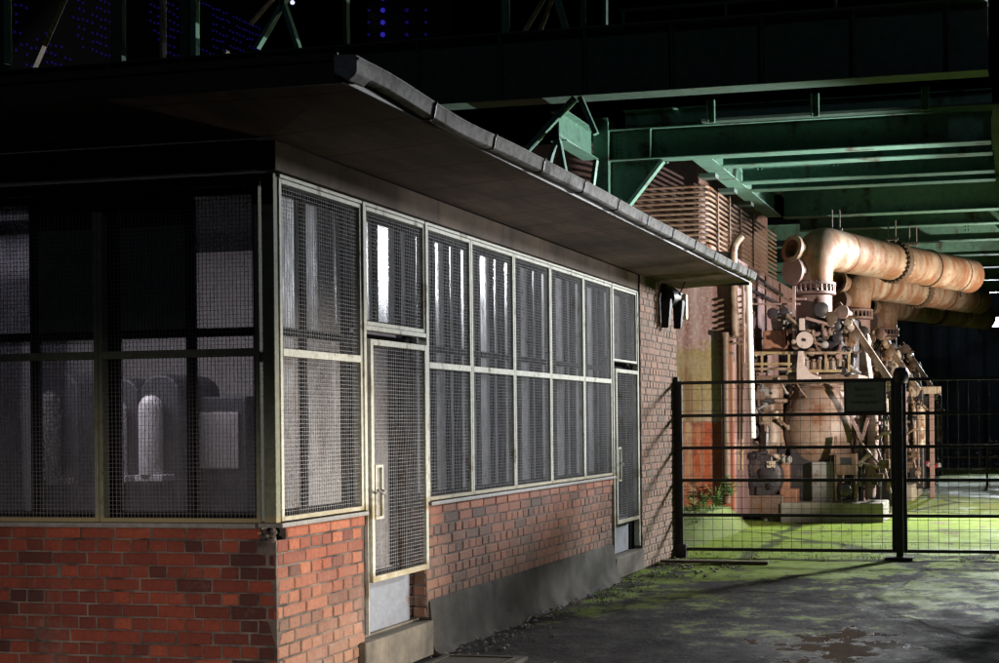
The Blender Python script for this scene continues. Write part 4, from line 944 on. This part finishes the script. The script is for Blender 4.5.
# column, gusset and knee braces
m = MB(); cxp, cyp = XL+.03, 17.8
m.box((cxp-.13, cyp-.13, 0), (cxp+.10, cyp-.115, 6.26)); m.box((cxp-.13, cyp+.115, 0), (cxp+.10, cyp+.13, 6.26)); m.box((cxp-.02, cyp-.114, 0), (cxp-.005, cyp+.114, 6.26)); m.box((cxp+.101, cyp-.15, 0), (cxp+.112, cyp+.13, 6.20)); m.build('column', M['mint'], br)
m = MB(); g0 = [(XL+.145, 17.79, ZB-.003), (XL+.92, 17.79, ZB-.003), (XL+.145, 17.79, ZB-.90)]; m.prism(g0, (0, .014, 0)); m.build('gusset', M['mint'], br)
m = MB(); m.bar((XL+.95, 17.77, ZB-.02), (XL+.18, 17.77, ZB-.93), .05, .12, (0, 1, 0)); m.build('knee_brace', M['mint'], br)
for (u0, v0, u1, v1, w, mt) in ((575, 98, 524, 153, .075, 'mint'), (580, 97, 596, 134, .07, 'mint'), (559, 140, 567, 182, .05, 'mint'), (556, 140, 548, 168, .045, 'mint'), (596, 160, 592, 190, .05, 'mint')):
    p0 = at(u0, v0, 16.32); p1 = at(u1, v1, 16.32); m = MB(); m.bar(p0, p1, w, .08, (0, 1, 0)); m.build('brace', M[mt], br)
# trestle rising above the roof
tr = thing('steel_trestle', 'dark green steel trestle with crossed braces rising above the office roof', 'trestle', (-8, 16.9, 6.3))
def tbar(u0, v0, u1, v1, w, mt='mint', Y=16.9, d=.09, nm='brace'):
    p0 = at(u0, v0, Y); p1 = at(u1, v1, Y); ext = (p0-p1)*.6
    m = MB(); m.bar(p0+ext, p1, w, d, (0, 1, 0)); m.build(nm, M[mt], tr)
tbar(7.5, 0, 8, 64, .06, nm='post'); tbar(163, 0, 163, 70, .05, 'grey', nm='post'); tbar(195, -5, 195, 70, .09, nm='post'); tbar(186, -5, 186, 70, .12, 'mint_dark', nm='post')
tbar(346, -5, 347, 60, .06, 'mint_dark', nm='post'); tbar(505.5, -5, 505.5, 40, .085, nm='post'); tbar(583, -5, 583, 58, .05, 'mint_dark', nm='post'); tbar(605, -5, 605, 62, .06, 'mint_dark', nm='post'); tbar(118, -5, 118, 70, .2, 'mint_dark', nm='post')
tbar(276, -20, 299, 50, .07); tbar(283, 4, 257, 48, .06); tbar(268, 4, 250, 24, .02, 'grey'); tbar(556, -5, 574, 58, .08); tbar(548, -8, 519, 40, .022, 'grey'); tbar(545, 18, 529, 62, .02, 'grey'); tbar(58, 15, 33, 72, .012, 'grey'); tbar(224, 56, 217, 64, .04, 'grey')
# blue-lit works far behind
fb = thing('blue_lit_tower', 'far black works tower dotted with rows of small blue lamps', 'tower', (-22, 40, 0))
o0 = at(10, 120, 34); o1 = at(262, 120, 46)
dv = Vector((o1.x-o0.x, o1.y-o0.y, 0)); Lw = dv.length; dv.normalize(); nv = Vector((dv.y, -dv.x, 0))
m = MB(); b0 = Vector((o0.x, o0.y, 0)); off = -nv*6
m.prism([b0, b0+dv*Lw, b0+dv*Lw+off, b0+off], (0, 0, 30)); m.build('body', M['facade'], fb)
rnd = random.Random(11); proto = None; rest = MB(); count = 0
def one_lamp(r):
    m = MB(); m.lathe((0, 0, 0), (0, -1, 0), [(0, r), (.03, r), (.05, r*.45)], 6); return m
lamp_b = None
for i in range(30):
    z = 9.2+i*.30
    for k in range(62):
        s_ = .2+k*(Lw-.4)/61 + rnd.gauss(0, .02); u_fr = s_/Lw
        if noise.noise(Vector((k*.13, i*.17, 2))) < -.08 and u_fr < .75: continue
        if .38 < u_fr < .47 or rnd.random() < .16: continue
        p = b0+dv*s_+nv*.05+UP*(z+rnd.gauss(0, .02))
        if u_fr > .74 and 8 < i < 23 and count < 100 and noise.noise(Vector((k*.09, i*.1, 5))) > -.2:
            if not lamp_b: lamp_b = one_lamp(.045).build('blue_lamp', M['blue'], fb, fix=False, world=False); o = lamp_b
            else: o = lamp_b.copy(); COL.objects.link(o)
            o.location = p-Vector((-22, 40, 0)); o.rotation_euler = (0, 0, math.atan2(nv.y, nv.x)+math.pi/2); count += 1
        else: rest.lathe(p, nv, [(0, .04), (.03, .04), (.05, .02)], 6)
tag(rest.build('blue_lamps', M['blue_dim'], fb, fix=False), kind='stuff')
cl = thing('blue_lit_column', 'far dark column with two strings of blue lamps behind the gutter', 'tower', (-18, 40, 0))
q = at(388, 30, 42); m = MB(); m.box((q.x-.9, 42.2, 0), (q.x+1.6, 44, 26)); m.build('body', M['facade'], cl)
for u, r, mt in ((383, .09, 'blue'), (407, .07, 'blue_dim'), (369, .05, 'blue_dim'), (426, .05, 'blue_dim')):
    for k in range(7):
        p = at(u, -2+k*12.2, 42.1); m = MB(); m.lathe(p, (0, -1, 0), [(0, r), (.04, r), (.07, r*.5)], 8); m.build('blue_lamp', M[mt], cl, fix=False)
q = at(293, 2.5, 40)
m = MB(); m.lathe(q, (0, -1, 0), [(0, .07), (.05, .08), (.1, .03)], 10)
tag(m.build('warning_lamp', M['star']), 'tiny white lamp high between the crossed braces', 'lamp')

# dark shed behind right, and the floodlight at its corner
sh = thing('dark_shed', 'dark corrugated shed closing the yard behind the engines', 'building', (0, 46, 0))
m = MB()
pts = []; nseg = 190
for i in range(nseg+1):
    x = -12+i*.16; pts.append((x, 46+(.05 if i % 4 in (1, 2) else 0)))
for (x, y), (x2, y2) in zip(pts[:-1], pts[1:]): 
    b = len(m.v); m.v += [(x, y, -.03), (x2, y2, -.03), (x2, y2, 9), (x, y, 9)]; m.face([b, b+1, b+2, b+3])
m.box((-12, 46.2, 0), (18.4, 54, 8.9)); m.build('wall', M['shed'], sh, fix=False)
m = MB(); m.box((-12.3, 45.6, 9.0), (18.7, 54.3, 9.25)); m.build('roof', M['roofing'], sh)
lp = at(995, 322, 44.4); LY = 44.4
fm = thing('mast_floodlight', 'bluish white floodlight on a mast at the right picture edge', 'floodlight', (lp.x, LY, 0))
m = MB(); m.cyl((lp.x+.35, LY+.1, 0), (lp.x+.35, LY+.1, lp.z+.3), .07, 10); m.build('mast', M['mint_dark'], fm)
m = MB(); m.box((lp.x-.22, LY, lp.z-.2), (lp.x+.26, LY+.22, lp.z+.2)); m.build('housing', M['black_iron'], fm, .02)
m = MB(); m.box((lp.x-.18, LY-.015, lp.z-.16), (lp.x+.22, LY-.002, lp.z+.16)); m.build('lamp_glass', M['lampglow'], fm)

# ------------------------------------------------------------------ small things on the ground
def weed(x, y, z, s, seed, label):
    r = random.Random(seed); w = thing('weed_plant', label, 'plant', (x, y, z), 'weeds at the tank foot')
    m = MB(); lf = MB()
    for k in range(int(7*s)+4):
        a = r.uniform(0, 2*math.pi); h = r.uniform(.12, .42)*s; lean = r.uniform(.05, .22)*s
        p0 = Vector((x, y, z)); p1 = p0+Vector((math.cos(a)*lean*.4, math.sin(a)*lean*.4, h*.6)); p2 = p0+Vector((math.cos(a)*lean, math.sin(a)*lean, h)); m.tube([p0, p1, p2], .005, 5)
        for q in range(7):
            c = p0.lerp(p2, .3+.1*q); b = r.uniform(0, 6.28); l = r.uniform(.08, .16)*s; d = Vector((math.cos(b), math.sin(b), r.uniform(-.2, .5))).normalized(); sd = d.cross(UP).normalized()*l*.34
            i = len(lf.v); lf.v += [tuple(c), tuple(c+d*l*.5+sd), tuple(c+d*l-UP*.01), tuple(c+d*l*.5-sd)]; lf.face([i, i+1, i+2, i+3], r.random())
    m.build('stem', M['leaf'], w, fix=False); lf.build('leaves', M['leaf'], w, fix=False)
for i, (u, v, y, s, lab) in enumerate(((716, 505, 19.3, .85, 'tall leafy weed beside the rusty standpipe'), (731, 497, 19.9, .9, 'thin weed rising right behind the standpipe'), (694, 512, 19.0, .7, 'low weed on the mossy bank near the brick wall'), (704, 508, 19.2, .6, 'small weed between the taller weed and the wall'))):
    p = at(u, v, y); weed(p.x, y, max(.25, p.z), s, 20+i, lab)
# tufts of grass on the bank, under the gate and along the wall foot
m = MB(); r = random.Random(31)
def tuft(x, y, z, n, h):
    for i in range(n):
        a = r.uniform(0, 6.283); l = h*r.uniform(.4, 1.2); w_ = .0035; b = len(m.v); ox, oy = x+r.gauss(0, .03), y+r.gauss(0, .03)
        dx, dy = math.cos(a), math.sin(a); k = r.uniform(.2, .8)*l
        m.v += [(ox-dy*w_, oy+dx*w_, z), (ox+dy*w_, oy-dx*w_, z), (ox+dx*k*.4+dy*w_*.7, oy+dy*k*.4-dx*w_*.7, z+l*.6), (ox+dx*k*.4-dy*w_*.7, oy+dy*k*.4+dx*w_*.7, z+l*.6), (ox+dx*k, oy+dy*k, z+l*.85)]
        t = r.random(); m.face([b, b+1, b+2, b+3], t); m.face([b+3, b+2, b+4], t)
for i in range(260): x, y = r.uniform(-7.2, -4.75), r.uniform(17.6, 20.1); tuft(x, y, .34*min(1., max(0., (y-17.2)/1.5))*min(1., max(0., (-4.5-x)/.28))-.01, r.randint(4, 10), r.uniform(.04, .13))
for i in range(150): tuft(r.uniform(-4.3, 1.5), 15.75+r.gauss(0, .16), -.012, r.randint(3, 8), r.uniform(.02, .06))
for i in range(330): 
    x, y = r.uniform(-4.6, 2), r.uniform(16, 24)
    if noise.noise(Vector((x*.6, y*.6, 4))) > -.02: tuft(x, y, -.012, r.randint(4, 9), r.uniform(.02, .07))
for i in range(70): y = r.uniform(11.5, 15.5); tuft(XW+.28+abs(r.gauss(0, .12)), y, -.012, r.randint(3, 7), r.uniform(.015, .05))
tag(m.build('grass', M['leaf'], fix=False), 'short grass tufts on the mossy bank and around the gate', 'grass', kind='stuff')
# litter of stones and broken brick by the wall foot and over the yard
m = MB(); r = random.Random(5)
def pebble(x, y, s, z=0.):
    b = len(m.v); 
    for dz, k in ((-.3, .8), (.35, 1.), (.8, .55)):
        for q in range(6): a = q*math.pi/3+r.uniform(-.3, .3); m.v.append((x+s*k*math.cos(a)*r.uniform(.7, 1.2), y+s*k*math.sin(a)*r.uniform(.7, 1.2), z+s*dz*r.uniform(.6, 1.)))
    t = r.random()
    for l in (0, 6):
        for q in range(6): m.face([b+l+q, b+l+(q+1) % 6, b+l+6+(q+1) % 6, b+l+6+q], t)
    m.face([b+12+q for q in range(6)], t)
for i in range(420):
    y = r.uniform(8.7, 15.4); x = XW+.06+abs(r.gauss(0, .22)); pebble(x, y, r.uniform(.004, .020))
for i in range(60): pebble(XW+r.uniform(.15, 1.1), r.uniform(13.6, 14.8), r.uniform(.008, .028))
for i in range(40):
    cx_, cy_ = r.uniform(-4, .8), r.uniform(8.2, 15.2)
    for q in range(r.randint(1, 9)): pebble(cx_+r.gauss(0, .12), cy_+r.gauss(0, .16), r.uniform(.003, .010))
for i in range(25): pebble(r.gauss(-1.2, .35), r.gauss(9.9, .45), r.uniform(.004, .010))
tag(m.build('gravel', M['stone']), 'scattered stones and broken mortar over the yard', 'gravel', kind='stuff')
for i, (x, y, ln, rot, lab) in enumerate(((-3.75, 14.95, 1.35, .05, 'flat old plank lying before the left gate leaf'),)):
    m = MB(); m.box((-ln/2, -.06, 0), (ln/2, .06, .035)); o = m.build('plank', M['wood'], bevel=.006); o.location = (x, y, .0); o.rotation_euler = (0, R(.6), rot); tag(o, lab, 'plank')
# concrete drain cover by the first door
m = MB(); m.box((-.33, -.45, -.03), (.33, .45, .02)); m.box((-.27, -.38, .0205), (.27, -.365, .028)); m.box((-.27, .365, .0205), (.27, .38, .028)); m.box((-.27, -.364, .0205), (-.255, .364, .028)); m.box((.255, -.364, .0205), (.27, .364, .028))
o = m.build('drain_cover', M['plinth'], bevel=.006); o.location = (-3.98, 8.35, -.012); tag(o, 'grey drain cover in the ground before the first door', 'drain cover')

# ------------------------------------------------------------------ light
w = bpy.data.worlds.new('World'); C.world = w; w.use_nodes = True
nt = w.node_tree; sky = nt.nodes.new('ShaderNodeTexSky'); sky.sky_type = 'NISHITA'; sky.sun_disc = False; sky.sun_elevation = R(-6); sky.sun_rotation = R(120)
bg = nt.nodes['Background']; bg.inputs[1].default_value = 0.02; nt.links.new(sky.outputs[0], bg.inputs[0])
def lamp(name, typ, loc, to, energy, col, **kw):
    d = bpy.data.lights.new(name, typ); d.energy = energy; d.color = col
    for k_, v_ in kw.items(): setattr(d, k_, v_)
    o = bpy.data.objects.new(name, d); COL.objects.link(o); o.location = loc
    if to is not None: o.rotation_euler = (Vector(to)-Vector(loc)).to_track_quat('-Z', 'Y').to_euler()
    return o
lamp('moon', 'SUN', (2, -8, 9), (-6, 8, 0), .07, (.7,.8,1.), angle=R(.5))  # unseen moon, added as a faint fill on the dark front wall
# floodlights of the yard (all stand outside the frame except the mast lamp)
lamp('yard_flood', 'SPOT', (3.4, 25.0, 5.2), (-3.6, 13.5, .6), 13500, (.96, .98, 1.), spot_size=R(96), spot_blend=.5, shadow_soft_size=.6)
lamp('engine_flood', 'SPOT', (3.6, 24.3, 1.5), (-2.7, 25.8, 3.2), 4300, (1., .86, .70), spot_size=R(92), spot_blend=.5, shadow_soft_size=.12)
lamp('tank_flood', 'SPOT', (1.4, 16.5, 2.0), (-5.0, 20.6, 2.3), 4300, (1., .89, .79), spot_size=R(43), spot_blend=.6, shadow_soft_size=.1)
lamp('bridge_flood', 'SPOT', (4.5, 17.0, .3), (-5.7, 18.2, 6.2), 13000, (1., .96, .90), spot_size=R(30), spot_blend=.6, shadow_soft_size=.1)
lamp('soffit_flood', 'SPOT', (1.2, 16.8, .25), (-3.9, 12.4, 3.5), 650, (1., .91, .82), spot_size=R(50), spot_blend=.35, shadow_soft_size=.1)
lamp('wall_flood', 'SPOT', (2.6, 9.2, 1.1), (-4.45, 7.5, .85), 3800, (1., .88, .74), spot_size=R(30), spot_blend=.95, shadow_soft_size=.1)
lamp('face_flood', 'SPOT', (6.0, 11.2, 1.7), (-4.45, 11.0, 2.7), 1700, (.93, .96, 1.), spot_size=R(33), spot_blend=.7, shadow_soft_size=.2)
lamp('front_spill', 'SPOT', (-2.6, -2.0, .6), (-5.4, 6.85, .3), 1600, (1., .86, .76), spot_size=R(25), spot_blend=1., shadow_soft_size=.3)
lamp('mast_beam', 'SPOT', (lp.x-.1, LY-.3, lp.z), (-1.2, 30, 0), 2600, (.86, .93, 1.), spot_size=R(64), spot_blend=.6, shadow_soft_size=.15)
lamp('mast_light', 'POINT', (lp.x-.1, LY-.4, lp.z), None, 11, (.6,.75,1.), shadow_soft_size=.15)
# unseen batten lamp added inside the office for the faint glow of the panes
bt = thing('batten_lamp', 'long batten lamp under the ceiling inside the brick office', 'lamp', (-7.1, 7.6, 3.3))
m = MB(); m.box((-8.3, 7.52, 3.26), (-5.9, 7.68, 3.34)); m.build('housing', M['grey'], bt, .01)
m = MB(); m.cyl((-8.27, 7.6, 3.235), (-5.93, 7.6, 3.235), .018, 10); m.build('tube', M['tube'], bt)
lamp('batten_light', 'AREA', (-7.1, 7.6, 3.2), (-7.0, 8.7, 0), 140, (.93, .88, 1.), shape='RECTANGLE', size=2.3, size_y=.05)

vs = C.view_settings; vs.view_transform = 'Standard'; vs.look = 'None'; vs.exposure = 0; vs.gamma = 1; vs.use_curve_mapping = False
C.render.engine = 'CYCLES'
cy = C.cycles; cy.use_denoising = True; cy.max_bounces = 6; cy.transparent_max_bounces = 12; cy.sample_clamp_indirect = 4; cy.caustics_reflective = False; cy.caustics_refractive = False
